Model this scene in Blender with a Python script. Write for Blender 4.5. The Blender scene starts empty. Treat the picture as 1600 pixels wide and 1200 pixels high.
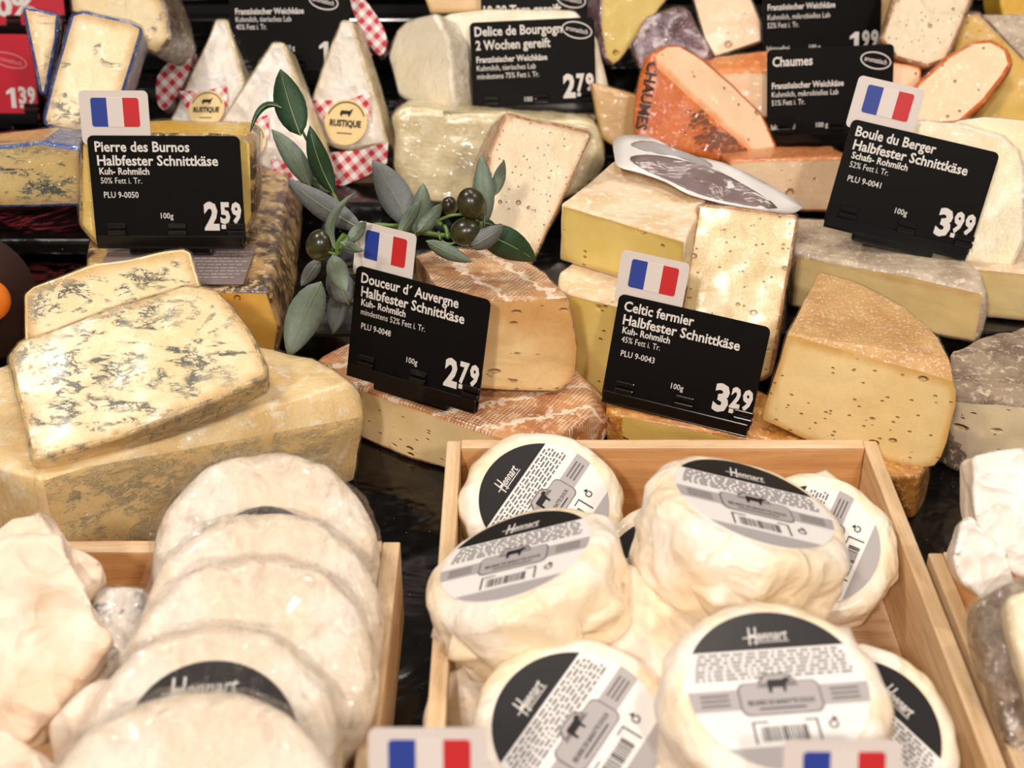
import bpy, bmesh, math, random
import numpy as np
from mathutils import Vector, Matrix, noise, Euler

random.seed(7)
SC = bpy.context.scene
COL = SC.collection
# ------------------------------------------------------------------ camera
CAM = Vector((0.0, -0.814, 0.589)); PITCH = math.radians(31); F = 2222.0
cam_d = bpy.data.cameras.new('camera'); cam = bpy.data.objects.new('camera', cam_d); COL.objects.link(cam)
cam.location = CAM; cam.rotation_euler = (math.radians(90) - PITCH, 0, 0)
cam_d.lens = 50; cam_d.sensor_width = 36; cam_d.clip_start = .02
cam_d.dof.use_dof = True; cam_d.dof.focus_distance = 0.955; cam_d.dof.aperture_fstop = 7.5
SC.camera = cam
# ------------------------------------------------------------------ world, lamps, exposure
w = bpy.data.worlds.new('world'); SC.world = w; w.use_nodes = True
w.node_tree.nodes['Background'].inputs[0].default_value = (1, .92, .86, 1)
w.node_tree.nodes['Background'].inputs[1].default_value = .22
SC.view_settings.view_transform = 'Standard'; SC.view_settings.look = 'None'
SC.view_settings.exposure = 0.14; SC.view_settings.gamma = 1; SC.view_settings.use_curve_mapping = False
def lamp(loc, target, power, size, col=(1, .895, .825)):
    d = bpy.data.lights.new('spotlight', 'AREA'); d.shape = 'DISK'; d.size = size; d.energy = power; d.color = col
    o = bpy.data.objects.new('spotlight', d); COL.objects.link(o); o.location = loc
    o.rotation_euler = (Vector(target) - Vector(loc)).to_track_quat('-Z', 'Y').to_euler()
lamp((-.75, .05, 1.60), (-.1, .02, .1), 8.4, .11)
lamp((.20, .35, 1.70), (.05, .05, .1), 3.6, .12)
lamp((.95, -.10, 1.60), (.2, .05, .1), 5.0, .11)
lamp((-.45, -1.75, 1.40), (-.02, .20, .1), 17.0, .16)
lamp((.55, -1.75, 1.40), (.1, .18, .1), 13.0, .16)
lamp((0, .8, 1.5), (0, .45, .1), 2.4, .2)

# ------------------------------------------------------------------ pixel (of the 1600x1200 photograph) -> place in the world
FW = Vector((0, math.cos(PITCH), -math.sin(PITCH))); UP = Vector((0, math.sin(PITCH), math.cos(PITCH))); RT = Vector((1, 0, 0))
def ray(u, v): return RT * ((u - 800) / F) + UP * ((600 - v) / F) + FW
def Z(u, v, z): d = ray(u, v); return CAM + d * ((z - CAM.z) / d.z)
def Y(u, v, y): d = ray(u, v); return CAM + d * ((y - CAM.y) / d.y)
def D(u, v, dep): return CAM + ray(u, v) * dep
def PL(u, v, p0, n): d = ray(u, v); return CAM + d * ((p0 - CAM).dot(n) / d.dot(n))
def nrm(pitch, yaw=0, roll=0):      # direction of a face that looks to the shopper, tipped up by pitch, turned by yaw (+ = to the right)
    p, a = math.radians(pitch), math.radians(yaw)
    return Vector((math.sin(a) * math.cos(p), -math.cos(a) * math.cos(p), math.sin(p)))
def plane3(a, b, c): n = (b - a).cross(c - a).normalized(); return a, (n if n.dot(CAM - a) > 0 else -n)

# ------------------------------------------------------------------ materials
def S(r, g, b):
    f = lambda c: (c / 255 / 12.92) if c / 255 <= .04045 else ((c / 255 + .055) / 1.055) ** 2.4
    return (f(r), f(g), f(b), 1)
class NT:
    def __init__(s, name):
        s.m = bpy.data.materials.new(name); s.m.use_nodes = True; s.t = s.m.node_tree; s.n = s.t.nodes; s.b = s.n['Principled BSDF']; s.o = s.n['Material Output']
    def nd(s, ty, **k):
        n = s.n.new(ty); ins = k.pop('i', {})
        for a, v in k.items(): setattr(n, a, v)
        for a, v in ins.items(): s.set(n.inputs[a], v)
        return n
    def set(s, inp, v):
        if isinstance(v, bpy.types.NodeSocket): s.t.links.new(v, inp)
        elif isinstance(v, bpy.types.Node): s.t.links.new(v.outputs[0], inp)
        else: inp.default_value = v
    def math(s, op, a, b=0.0, c=None):
        n = s.nd('ShaderNodeMath', operation=op); s.set(n.inputs[0], a); s.set(n.inputs[1], b)
        if c is not None: s.set(n.inputs[2], c)
        return n.outputs[0]
    def mix(s, f, a, b):
        n = s.nd('ShaderNodeMix', data_type='RGBA'); s.set(n.inputs[0], f); s.set(n.inputs[6], a); s.set(n.inputs[7], b); return n.outputs[2]
    def mr(s, v, a, b, c=0.0, d=1.0):
        n = s.nd('ShaderNodeMapRange', interpolation_type='SMOOTHSTEP'); s.set(n.inputs[0], v)
        for k, x in zip((1, 2, 3, 4), (a, b, c, d)): s.set(n.inputs[k], x)
        return n.outputs[0]
    def co(s, scale=(1, 1, 1), rot=(0, 0, 0)):
        t = s.nd('ShaderNodeTexCoord'); m = s.nd('ShaderNodeMapping'); s.set(m.inputs[0], t.outputs['Object']); m.inputs[2].default_value = rot; m.inputs[3].default_value = scale; return m.outputs[0]
    def noise(s, vec, scale, detail=3, rough=.55, dist=0):
        n = s.nd('ShaderNodeTexNoise', i={'Vector': vec, 'Scale': scale, 'Detail': detail, 'Roughness': rough, 'Distortion': dist}); return n.outputs[0]
    def vor(s, vec, scale, rnd=1.0, feature='F1'):
        n = s.nd('ShaderNodeTexVoronoi', feature=feature, i={'Vector': vec, 'Scale': scale, 'Randomness': rnd}); return n
    def bump(s, h, strength=.3, dist=.001, prev=None):
        n = s.nd('ShaderNodeBump', i={'Height': h, 'Strength': strength, 'Distance': dist})
        if prev: s.set(n.inputs['Normal'], prev)
        return n.outputs[0]
    def done(s, col, rough=.5, normal=None, **k):
        s.set(s.b.inputs['Base Color'], col); s.set(s.b.inputs['Roughness'], rough)
        if normal: s.set(s.b.inputs['Normal'], normal)
        for a, v in k.items(): s.set(s.b.inputs[a.replace('_', ' ')], v)
        return s.m
def plain(name, col, rough=.5, **k): return NT(name).done(col, rough, **k)
def paste(name, col, col2, edge, hole=.5, hscale=85, edge_w=.006, stretch=(1, 1, 1), sss=.12, rough=.38, hole_shade=.8, sheen=.25):
    t = NT(name); c = t.co(stretch); big = t.noise(t.co(), 22, 3); fine = t.noise(t.co(), 900, 2)
    a = t.nd('ShaderNodeAttribute', attribute_name='edge')
    base = t.mix(t.mr(big, .35, .7), col, col2)
    e = t.math('ADD', a.outputs['Fac'], t.math('MULTIPLY', t.math('SUBTRACT', t.noise(t.co(), 60, 3), .5), .004))
    base = t.mix(t.mr(e, .0, edge_w), edge, base)
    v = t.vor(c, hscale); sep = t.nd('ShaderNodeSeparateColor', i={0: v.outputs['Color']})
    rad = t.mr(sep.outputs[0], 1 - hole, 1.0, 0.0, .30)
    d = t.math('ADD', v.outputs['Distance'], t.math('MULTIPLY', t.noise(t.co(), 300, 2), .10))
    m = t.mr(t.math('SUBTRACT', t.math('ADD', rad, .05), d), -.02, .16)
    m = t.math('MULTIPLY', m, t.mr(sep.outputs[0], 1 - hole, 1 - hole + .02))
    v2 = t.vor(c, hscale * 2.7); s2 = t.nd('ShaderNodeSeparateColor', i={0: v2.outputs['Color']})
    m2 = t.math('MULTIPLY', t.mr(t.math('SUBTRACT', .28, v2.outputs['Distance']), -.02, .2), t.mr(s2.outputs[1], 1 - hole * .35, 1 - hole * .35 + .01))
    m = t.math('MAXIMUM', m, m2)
    hole_shade_col = tuple(x * y for x, y in zip(col2[:3], (hole_shade, hole_shade * .82, hole_shade * .6))) + (1,)  # occlusion shade painted into the holes; the paste inside is no darker
    base = t.mix(t.math('MULTIPLY', t.mr(m, .0, .5), .8), base, hole_shade_col)
    h = t.math('SUBTRACT', t.math('MULTIPLY', fine, .06), m)
    n = t.bump(h, 1.0, .0030); n = t.bump(t.noise(t.co((1, 1, .25)), 130, 3), .25, .0012, n)
    return t.done(base, rough, n, Subsurface_Weight=sss, Subsurface_Radius=(.01, .006, .003), Subsurface_Scale=.5, Specular_IOR_Level=.5, Coat_Weight=sheen, Coat_Roughness=.22)
def bluepaste(name, col=S(248, 232, 190), col2=S(236, 214, 158), amt=.5, rot=(0, 0, 0), edge=S(214, 176, 112)):
    t = NT(name); c = t.co((.5, 1, 1.1), rot); c0 = t.co()
    patch = t.noise(c, 38, 3, .65, .8)
    n1 = t.noise(c, 80, 5, .68, .5)
    line = t.mr(t.math('ABSOLUTE', t.math('SUBTRACT', n1, .5)), .006, .03, 1, 0)
    lmask = t.mr(patch, .60 - amt * .28, .68 - amt * .28)
    n2 = t.noise(c, 165, 5, .72, .3); blot = t.mr(n2, .535, .575)
    blot = t.math('MULTIPLY', blot, t.mr(patch, .62 - amt * .30, .70 - amt * .30))
    v = t.math('MAXIMUM', t.math('MULTIPLY', line, lmask), blot)
    halo = t.math('MULTIPLY', t.mr(t.math('ABSOLUTE', t.math('SUBTRACT', n1, .5)), .02, .12, 1, 0), lmask)
    a = t.nd('ShaderNodeAttribute', attribute_name='edge')
    em = t.mr(t.math('ADD', a.outputs['Fac'], t.math('MULTIPLY', t.math('SUBTRACT', t.noise(c0, 50, 3), .5), .008)), .001, .012)
    base = t.mix(t.mr(t.noise(c0, 14, 3), .35, .65), col, col2)
    base = t.mix(em, edge, base)
    base = t.mix(t.math('MULTIPLY', halo, .30), base, S(160, 168, 156))
    vc = t.mix(t.noise(c0, 90, 2), S(38, 52, 62), S(84, 94, 78))
    base = t.mix(t.math('MULTIPLY', t.math('MULTIPLY', v, em), .92), base, vc)
    n = t.bump(t.math('SUBTRACT', t.math('MULTIPLY', t.noise(c0, 500, 3), .15), v), .6, .0012)
    n = t.bump(t.noise(c0, 60, 3), .25, .0025, n)
    return t.done(base, .36, n, Subsurface_Weight=.12, Subsurface_Radius=(.01, .006, .003), Subsurface_Scale=.5, Coat_Weight=.3, Coat_Roughness=.2)
def rind(name, a, b, c, s1=25, s2=160, rough=.6, bs=.5, bd=.0015, weave=0, coat=.1, thr=(.4, .6)):
    t = NT(name); co = t.co(); n1 = t.noise(co, s1, 4, .6, .3); n2 = t.noise(co, s2, 4, .65)
    base = t.mix(t.mr(n1, *thr), a, b); base = t.mix(t.mr(n2, .52, .66), base, c)
    h = n2
    if weave:
        w1 = t.nd('ShaderNodeTexWave', wave_type='BANDS', bands_direction='X', i={'Vector': t.co(rot=(0, 0, .55)), 'Scale': 115, 'Distortion': 1.2, 'Detail': 1}).outputs[1]
        w2 = t.nd('ShaderNodeTexWave', wave_type='BANDS', bands_direction='Y', i={'Vector': t.co(rot=(0, 0, .55)), 'Scale': 130, 'Distortion': 1.2, 'Detail': 1}).outputs[1]
        g = t.mr(t.math('MULTIPLY', w1, w2), .12, .4); pm = t.mr(t.noise(co, 40, 3), .38, .62)
        base = t.mix(t.math('MULTIPLY', g, t.math('MULTIPLY', pm, .8)), base, S(244, 224, 196))
        w3 = t.nd('ShaderNodeTexWave', wave_type='BANDS', bands_direction='Y', i={'Vector': t.co(rot=(0, 0, weave)), 'Scale': 11, 'Distortion': 2.2, 'Detail': 2, 'Detail Scale': 12}).outputs[1]
        base = t.mix(t.math('MULTIPLY', t.mr(w3, .90, .98), .85), base, S(246, 228, 204)); h = t.math('ADD', n2, t.math('MULTIPLY', g, .5))
    n = t.bump(h, bs, bd)
    return t.done(base, rough, n, Coat_Weight=coat, Coat_Roughness=.25)
def film_mat(name, wr=130, amt=.20, tint=(1, 1, 1, 1), st=(1, 1, .35), rot=(.3, .5, .4), strength=.9, bd=.006):
    t = NT(name); t.n.remove(t.b)
    c = t.co(st, rot); h = t.noise(c, wr, 3, .6, 1.0); h2 = t.noise(t.co((.4, 1, 1), (1, .3, .2)), wr * .33, 2, .5, .6)
    rid = t.math('ABSOLUTE', t.math('SUBTRACT', h, .5)); rid2 = t.math('ABSOLUTE', t.math('SUBTRACT', h2, .5))
    hh = t.math('ADD', t.math('MULTIPLY', rid, -1.2), t.math('MULTIPLY', rid2, -2.0))
    n = t.bump(hh, strength, bd)
    fr = t.nd('ShaderNodeFresnel', i={'IOR': 1.42, 'Normal': n})
    gl = t.nd('ShaderNodeBsdfGlossy', i={'Color': (1, 1, 1, 1), 'Roughness': .07, 'Normal': n})
    tr = t.nd('ShaderNodeBsdfTransparent', i={'Color': tint})
    f = t.math('ADD', t.math('MINIMUM', t.math('MULTIPLY', fr.outputs[0], .9), .16 + amt * .25), amt * .08)
    mx = t.nd('ShaderNodeMixShader'); t.set(mx.inputs[0], f); t.set(mx.inputs[1], tr); t.set(mx.inputs[2], gl)
    t.t.links.new(mx.outputs[0], t.o.inputs[0]); return t.m
def paper_mat(name, a, b, s=30, bs=.5, rough=.6, bd=.003, sss=.1, coat=0, cr=.35, cs=34):
    t = NT(name); co = t.co(); n1 = t.noise(co, s, 3, .55, .5)
    base = t.mix(t.mr(n1, .35, .62), a, b)
    r1 = t.math('ABSOLUTE', t.math('SUBTRACT', t.noise(co, s * 1.6, 2, .5, .8), .5))
    wv = t.nd('ShaderNodeVectorMath', operation='ADD'); nz = t.nd('ShaderNodeTexNoise', i={'Vector': co, 'Scale': 24.0, 'Detail': 2})
    sc_ = t.nd('ShaderNodeVectorMath', operation='SCALE', i={0: nz.outputs['Color'], 'Scale': .035}); t.set(wv.inputs[0], co); t.set(wv.inputs[1], sc_.outputs[0])
    f1 = t.vor(wv.outputs[0], cs).outputs['Distance']; f2 = t.vor(wv.outputs[0], cs * 2.4).outputs['Distance']
    n = t.bump(t.math('MULTIPLY', r1, -2), bs, bd); n = t.bump(t.math('ADD', f1, t.math('MULTIPLY', f2, .35)), cr, .014, n); n = t.bump(t.noise(co, 700, 2), .12, .0006, n)
    return t.done(base, rough, n, Subsurface_Weight=sss, Subsurface_Radius=(.006, .005, .004), Subsurface_Scale=.5, Coat_Weight=coat, Coat_Roughness=.15)
def wood(name, axis, a=S(238, 208, 170), b=S(222, 184, 138), rough=.6, k=1.0):
    t = NT(name); sc = [170 * k, 170 * k, 170 * k]; sc[axis] = 9
    c = t.co(tuple(sc)); n1 = t.noise(c, 1, 4, .6, .4); sc2 = [30, 30, 30]; sc2[axis] = 3; n2 = t.noise(t.co(tuple(sc2)), 1, 3)
    sc3 = [900, 900, 900]; sc3[axis] = 60; n3 = t.noise(t.co(tuple(sc3)), 1, 1)
    base = t.mix(t.mr(n1, .35, .68), a, b); base = t.mix(t.math('MULTIPLY', t.mr(n2, .45, .7), .35), base, S(196, 150, 100))
    base = t.mix(t.math('MULTIPLY', t.mr(n3, .6, .7), .25), base, S(150, 104, 64))
    return t.done(base, rough, t.bump(t.math('ADD', n1, t.math('MULTIPLY', n3, .5)), .45, .0008))

M = {}
M['card'] = plain('matt_black_card', S(14, 12, 11), .45, Specular_IOR_Level=.12)
M['holder'] = plain('black_glossy_plastic', S(12, 11, 11), .14)
M['ink'] = plain('warm_white_print', S(225, 220, 212), .6)
M['flagcard'] = plain('white_plastic_card', S(222, 212, 204), .4)
M['fblue'] = plain('flag_blue', S(38, 62, 150), .45); M['fwhite'] = plain('flag_white', S(226, 216, 208), .45); M['fred'] = plain('flag_red', S(200, 36, 40), .45)
M['redcard'] = plain('red_card', S(196, 22, 44), .4)
M['pink'] = plain('pink_print', S(232, 130, 140), .5)
M['black'] = plain('dull_black', S(14, 12, 12), .6)
def counter_mat():
    t = NT('black_glossy_liner'); c = t.co(); n = t.noise(c, 14, 3, .5, .5); sp = t.vor(c, 330)
    s = t.nd('ShaderNodeSeparateColor', i={0: sp.outputs['Color']})
    m = t.math('MULTIPLY', t.mr(sp.outputs['Distance'], .07, .12, 1, 0), t.mr(s.outputs[0], .93, .94))
    base = t.mix(m, S(13, 11, 10), S(205, 190, 165))
    return t.done(base, .16, t.bump(n, .5, .012), Specular_IOR_Level=.5)
M['counter'] = counter_mat()
M['woodx'] = wood('pale_beech_lengthwise', 0); M['woody'] = wood('pale_beech_depthwise', 1, S(232, 202, 160), S(214, 178, 130))
M['wooddark'] = wood('beech_board', 0, S(224, 172, 114), S(204, 148, 92), k=.8)
M['woodply'] = wood('plywood_edge', 1, S(226, 200, 160), S(196, 158, 112), k=2)

# pastes
M['p_blue'] = bluepaste('blue_veined_paste', amt=.50)
M['p_blue2'] = bluepaste('blue_veined_paste_dense', col=S(246, 224, 170), col2=S(236, 208, 142), amt=.66, rot=(0, .35, .3), edge=S(236, 204, 142))
M['p_blue3'] = bluepaste('blue_veined_paste_sparse', col=S(250, 234, 192), col2=S(246, 224, 172), amt=.22, rot=(.4, 0, 1))
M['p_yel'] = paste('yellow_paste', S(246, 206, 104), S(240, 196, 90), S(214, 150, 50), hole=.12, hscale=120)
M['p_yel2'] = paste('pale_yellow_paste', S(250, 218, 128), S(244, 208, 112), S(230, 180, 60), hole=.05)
M['p_douc'] = paste('golden_paste_small_holes', S(250, 222, 168), S(246, 214, 152), S(222, 172, 104), edge_w=.004, hole=.42, hscale=105, stretch=(.6, .6, 1.3), hole_shade=.82)
M['p_celt'] = paste('butter_yellow_paste_holes', S(249, 224, 164), S(244, 215, 148), S(222, 176, 98), hole=.5, hscale=112, stretch=(.7, .7, 1.2), hole_shade=.84)
M['p_m4'] = paste('cream_paste_slits', S(250, 228, 172), S(246, 220, 158), S(210, 160, 92), hole=.45, hscale=125, stretch=(.75, .75, 1.1), hole_shade=.84, rough=.25, sheen=.7)
M['p_m5'] = paste('greenish_yellow_paste', S(238, 214, 130), S(230, 202, 112), S(214, 180, 96), hole=.3, hscale=80, stretch=(.7, .7, 1), hole_shade=.84)
M['p_m7'] = paste('ivory_paste_speckled', S(250, 234, 202), S(246, 226, 188), S(214, 170, 118), hole=.4, hscale=150, hole_shade=.8)
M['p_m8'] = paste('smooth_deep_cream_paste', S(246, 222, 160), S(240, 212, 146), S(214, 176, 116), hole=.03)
M['p_m3'] = paste('pale_open_paste', S(240, 222, 180), S(232, 212, 166), S(230, 210, 180), hole=.45, hscale=75, stretch=(.6, .6, 1.4), hole_shade=.85)
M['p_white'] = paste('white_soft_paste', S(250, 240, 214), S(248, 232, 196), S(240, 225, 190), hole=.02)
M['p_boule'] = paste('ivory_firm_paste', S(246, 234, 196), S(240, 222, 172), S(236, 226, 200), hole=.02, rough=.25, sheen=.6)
M['p_flesh'] = paste('peach_flesh_paste', S(252, 220, 180), S(250, 212, 168), S(236, 160, 96), hole=.22, hscale=70, hole_shade=.75, edge_w=.004)
# rinds
M['r_pierre'] = rind('brown_mottled_rind', S(188, 152, 98), S(78, 56, 40), S(222, 196, 140), 55, 120, .4, .7, .0025, coat=.4, thr=(.42, .58))
M['r_blue'] = rind('pale_yellow_rind', S(248, 224, 170), S(240, 206, 144), S(250, 236, 206), 26, 90, .45, .4, .002, coat=.3)
M['r_bluedark'] = rind('tan_grooved_rind', S(226, 194, 132), S(186, 158, 112), S(132, 124, 98), 40, 160, .5, .7, .002, coat=.3)
M['r_douc'] = rind('orange_brown_cloth_rind', S(202, 150, 96), S(170, 116, 70), S(220, 178, 128), 28, 160, .55, .5, .0012, weave=.95, coat=.2)
M['r_douc2'] = rind('orange_brown_cloth_rind_darker', S(204, 146, 92), S(170, 106, 62), S(228, 188, 144), 28, 160, .5, .5, .0012, weave=-.35, coat=.3)
M['r_celt'] = rind('dusty_orange_rind', S(220, 176, 112), S(206, 156, 94), S(238, 214, 176), 30, 420, .45, .7, .0015, coat=.35)
M['r_gold'] = rind('golden_brown_crust', S(206, 142, 62), S(176, 112, 44), S(236, 190, 120), 60, 220, .3, .8, .002, coat=.6)
M['r_m5'] = rind('pale_pinkish_rind', S(240, 218, 184), S(228, 198, 156), S(248, 236, 212), 30, 150, .65, .6, .002)
M['r_m7'] = rind('tan_brown_rind', S(196, 152, 108), S(166, 118, 76), S(222, 190, 150), 50, 260, .4, .6, .0015, coat=.4)
M['r_grey'] = rind('grey_beige_rind', S(206, 188, 162), S(180, 160, 134), S(226, 212, 188), 40, 220, .5, .7, .002, coat=.3)
M['r_mould'] = rind('grey_mould_rind', S(116, 98, 82), S(160, 140, 116), S(204, 186, 160), 28, 200, .75, .7, .002)
M['r_white'] = rind('white_bloomy_rind', S(246, 236, 212), S(238, 222, 190), S(252, 246, 230), 30, 200, .5, .3, .0015, coat=.2)
M['r_orange'] = rind('bright_orange_rind', S(222, 120, 48), S(210, 104, 36), S(232, 146, 76), 30, 300, .35, .2, .001, coat=.5)
M['r_orangelight'] = rind('pale_orange_rind', S(232, 150, 84), S(222, 128, 64), S(246, 190, 130), 30, 200, .4, .3, .001, coat=.3)
M['r_goat'] = rind('white_rind_blue_grey_mould', S(228, 220, 206), S(196, 190, 180), S(54, 60, 74), 24, 55, .45, .8, .003, coat=.5)
M['r_brownfold'] = rind('grey_brown_wrinkled_rind', S(150, 130, 108), S(110, 92, 74), S(190, 170, 146), 40, 90, .35, .9, .005, coat=.7)
M['film'] = film_mat('cling_film'); M['film_s'] = film_mat('cling_film_soft', 90, .05, strength=.5)
M['film_h'] = film_mat('cling_film_creased', 95, .38, st=(1, .5, .7), strength=1.0)
M['butter'] = paper_mat('waxed_butter_paper', S(249, 238, 222), S(247, 226, 190), 22, .5, .45, .005, .12, .25, .30, 40)
M['parcel'] = paper_mat('cream_crumpled_paper', S(248, 232, 212), S(236, 210, 180), 18, .3, .7, .006, .1, 0, .8, 24)
M['whitepaper'] = paper_mat('white_waxed_paper', S(250, 244, 234), S(242, 230, 212), 24, .4, .4, .004, .1, .3, .45, 30)
M['wheel'] = paper_mat('ivory_bloomy_wheel', S(248, 238, 222), S(242, 224, 198), 26, .5, .45, .004, .12, .35, .40, 30)
M['lbl'] = plain('white_label', S(240, 236, 230), .45, Coat_Weight=.2); M['lbk'] = plain('black_label_print', S(26, 23, 22), .35)
M['lgr'] = plain('grey_label_print', S(176, 170, 168), .45); M['lgd'] = plain('dark_grey_label_print', S(104, 98, 96), .45)
M['mauve'] = plain('mauve_grey_print', S(128, 112, 108), .5); M['foil_b'] = rind('blue_foil', S(40, 78, 150), S(66, 84, 130), S(150, 150, 165), 30, 90, .25, .8, .003, coat=.6)
M['purple'] = rind('purple_wrapper', S(84, 38, 52), S(120, 86, 92), S(196, 178, 176), 25, 60, .3, .8, .004, coat=.5)
M['sticker'] = plain('beige_sticker', S(240, 212, 152), .5)
M['film_w'] = film_mat('loose_crackled_film', 120, .32, st=(1, .5, .6), strength=1.0, bd=.010)
def gingham():
    t = NT('red_gingham_paper'); c = t.co((1, 1, 1)); a = t.nd('ShaderNodeAttribute', attribute_name='gx')
    x = t.math('GREATER_THAN', t.math('FRACT', t.math('MULTIPLY', a.outputs['Vector'] if 0 else t.nd('ShaderNodeSeparateXYZ', i={0: a.outputs['Vector']}).outputs[0], 105)), .5)
    y = t.math('GREATER_THAN', t.math('FRACT', t.math('MULTIPLY', t.nd('ShaderNodeSeparateXYZ', i={0: a.outputs['Vector']}).outputs[1], 105)), .5)
    f = t.math('MULTIPLY', t.math('ADD', x, y), .5)
    return t.done(t.mix(f, S(246, 236, 230), S(196, 30, 46)), .5)
M['gingham'] = gingham()
def leafm(name, a, b):
    t = NT(name); c = t.co(); n = t.noise(c, 260, 3)
    return t.done(t.mix(n, a, b), .55, t.bump(t.noise(c, 900, 2), .5, .0006), Subsurface_Weight=.05, Subsurface_Scale=.3, Subsurface_Radius=(.004, .006, .003))
M['leafg'] = leafm('silver_green_leaf', S(96, 112, 96), S(128, 140, 124)); M['leafs'] = leafm('silver_grey_leaf', S(92, 96, 96), S(122, 124, 122))
M['leafd'] = leafm('dark_green_leaf', S(22, 50, 28), S(44, 78, 42)); M['stem'] = plain('fresh_green_stem', S(104, 136, 60), .4); M['vein'] = plain('pale_leaf_vein', S(132, 152, 98), .5)
M['olive'] = rind('black_green_olive', S(30, 28, 14), S(62, 60, 16), S(40, 34, 18), 40, 60, .3, .05, .001, coat=.35)
M['dish'] = plain('dark_brown_glaze', S(58, 36, 30), .35); M['orange'] = plain('orange_peel', S(226, 120, 30), .4)

# ------------------------------------------------------------------ object helpers
def tag(o, label, cat, group=None, kind=None):
    if label: o['label'] = label
    if cat: o['category'] = cat
    if group: o['group'] = group
    if kind: o['kind'] = kind
    return o
def empty(name, loc, mat=None):
    o = bpy.data.objects.new(name, None); COL.objects.link(o); o.empty_display_size = .02
    if mat is not None: o.matrix_world = mat
    else: o.location = loc
    return o
def mobj(name, verts, faces, mat, parent=None, smooth=False, mats=None, attr=None):
    me = bpy.data.meshes.new(name); me.from_pydata([tuple(v) for v in verts], [], faces)
    if smooth: me.polygons.foreach_set('use_smooth', [True] * len(me.polygons))
    me.materials.append(mat)
    if attr:
        for k, vals in attr.items():
            if len(vals) and hasattr(vals[0], '__len__'):
                a = me.attributes.new(k, 'FLOAT_VECTOR', 'POINT'); a.data.foreach_set('vector', np.array(vals, dtype=np.float32).ravel())
            else:
                a = me.attributes.new(k, 'FLOAT', 'POINT'); a.data.foreach_set('value', np.array(vals, dtype=np.float32))
    me.update(); o = bpy.data.objects.new(name, me); COL.objects.link(o)
    if parent: o.parent = parent
    return o
def bmobj(name, bm, mat, parent=None, smooth=False):
    me = bpy.data.meshes.new(name); bm.to_mesh(me); bm.free(); me.materials.append(mat)
    if smooth: me.polygons.foreach_set('use_smooth', [True] * len(me.polygons))
    o = bpy.data.objects.new(name, me); COL.objects.link(o)
    if parent: o.parent = parent
    return o
def box(bm, x0, x1, y0, y1, z0, z1, bev=0, rot=None):
    r = bmesh.ops.create_cube(bm, size=1); vs = r['verts']
    for v in vs:
        v.co = Vector(((x0 + x1) / 2 + v.co.x * (x1 - x0), (y0 + y1) / 2 + v.co.y * (y1 - y0), (z0 + z1) / 2 + v.co.z * (z1 - z0)))
    if bev:
        es = list({e for v in vs for e in v.link_edges}); bmesh.ops.bevel(bm, geom=es, offset=bev, segments=2, affect='EDGES', profile=.5)
def boxo(name, dims, mat, parent=None, bev=.0008):
    bm = bmesh.new(); box(bm, *dims, bev=bev); return bmobj(name, bm, mat, parent)
def rpoly(x0, x1, y0, y1, r, n=5):
    pts = []
    for cx, cy, a in ((x1 - r, y0 + r, -90), (x1 - r, y1 - r, 0), (x0 + r, y1 - r, 90), (x0 + r, y0 + r, 180)):
        for k in range(n + 1):
            t = math.radians(a + 90 * k / n); pts.append((cx + r * math.cos(t), cy + r * math.sin(t)))
    return pts
def plate(name, poly, z0, z1, mat, parent, fn=None):       # flat outline with a thickness, in the parent's own frame
    n = len(poly); vs = [(x, y, z0) for x, y in poly] + [(x, y, z1) for x, y in poly]
    if fn: vs = [fn(Vector(v)) for v in vs]
    fs = [tuple(range(n, 2 * n)), tuple(range(n - 1, -1, -1))] + [(i, (i + 1) % n, n + (i + 1) % n, n + i) for i in range(n)]
    return mobj(name, vs, fs, mat, parent)
_tc = {}
def tmesh(s, off=0.0, shear=0.0):
    k = (s, off, shear)
    if k not in _tc:
        c = bpy.data.curves.new('t', 'FONT'); c.body = s; c.resolution_u = 2; c.offset = off; c.shear = shear
        o = bpy.data.objects.new('t', c); me = bpy.data.meshes.new_from_object(o)
        _tc[k] = ([v.co.copy() for v in me.vertices], [tuple(p.vertices) for p in me.polygons])
        bpy.data.objects.remove(o); bpy.data.curves.remove(c); bpy.data.meshes.remove(me)
    return _tc[k]
CAPH = None
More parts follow.
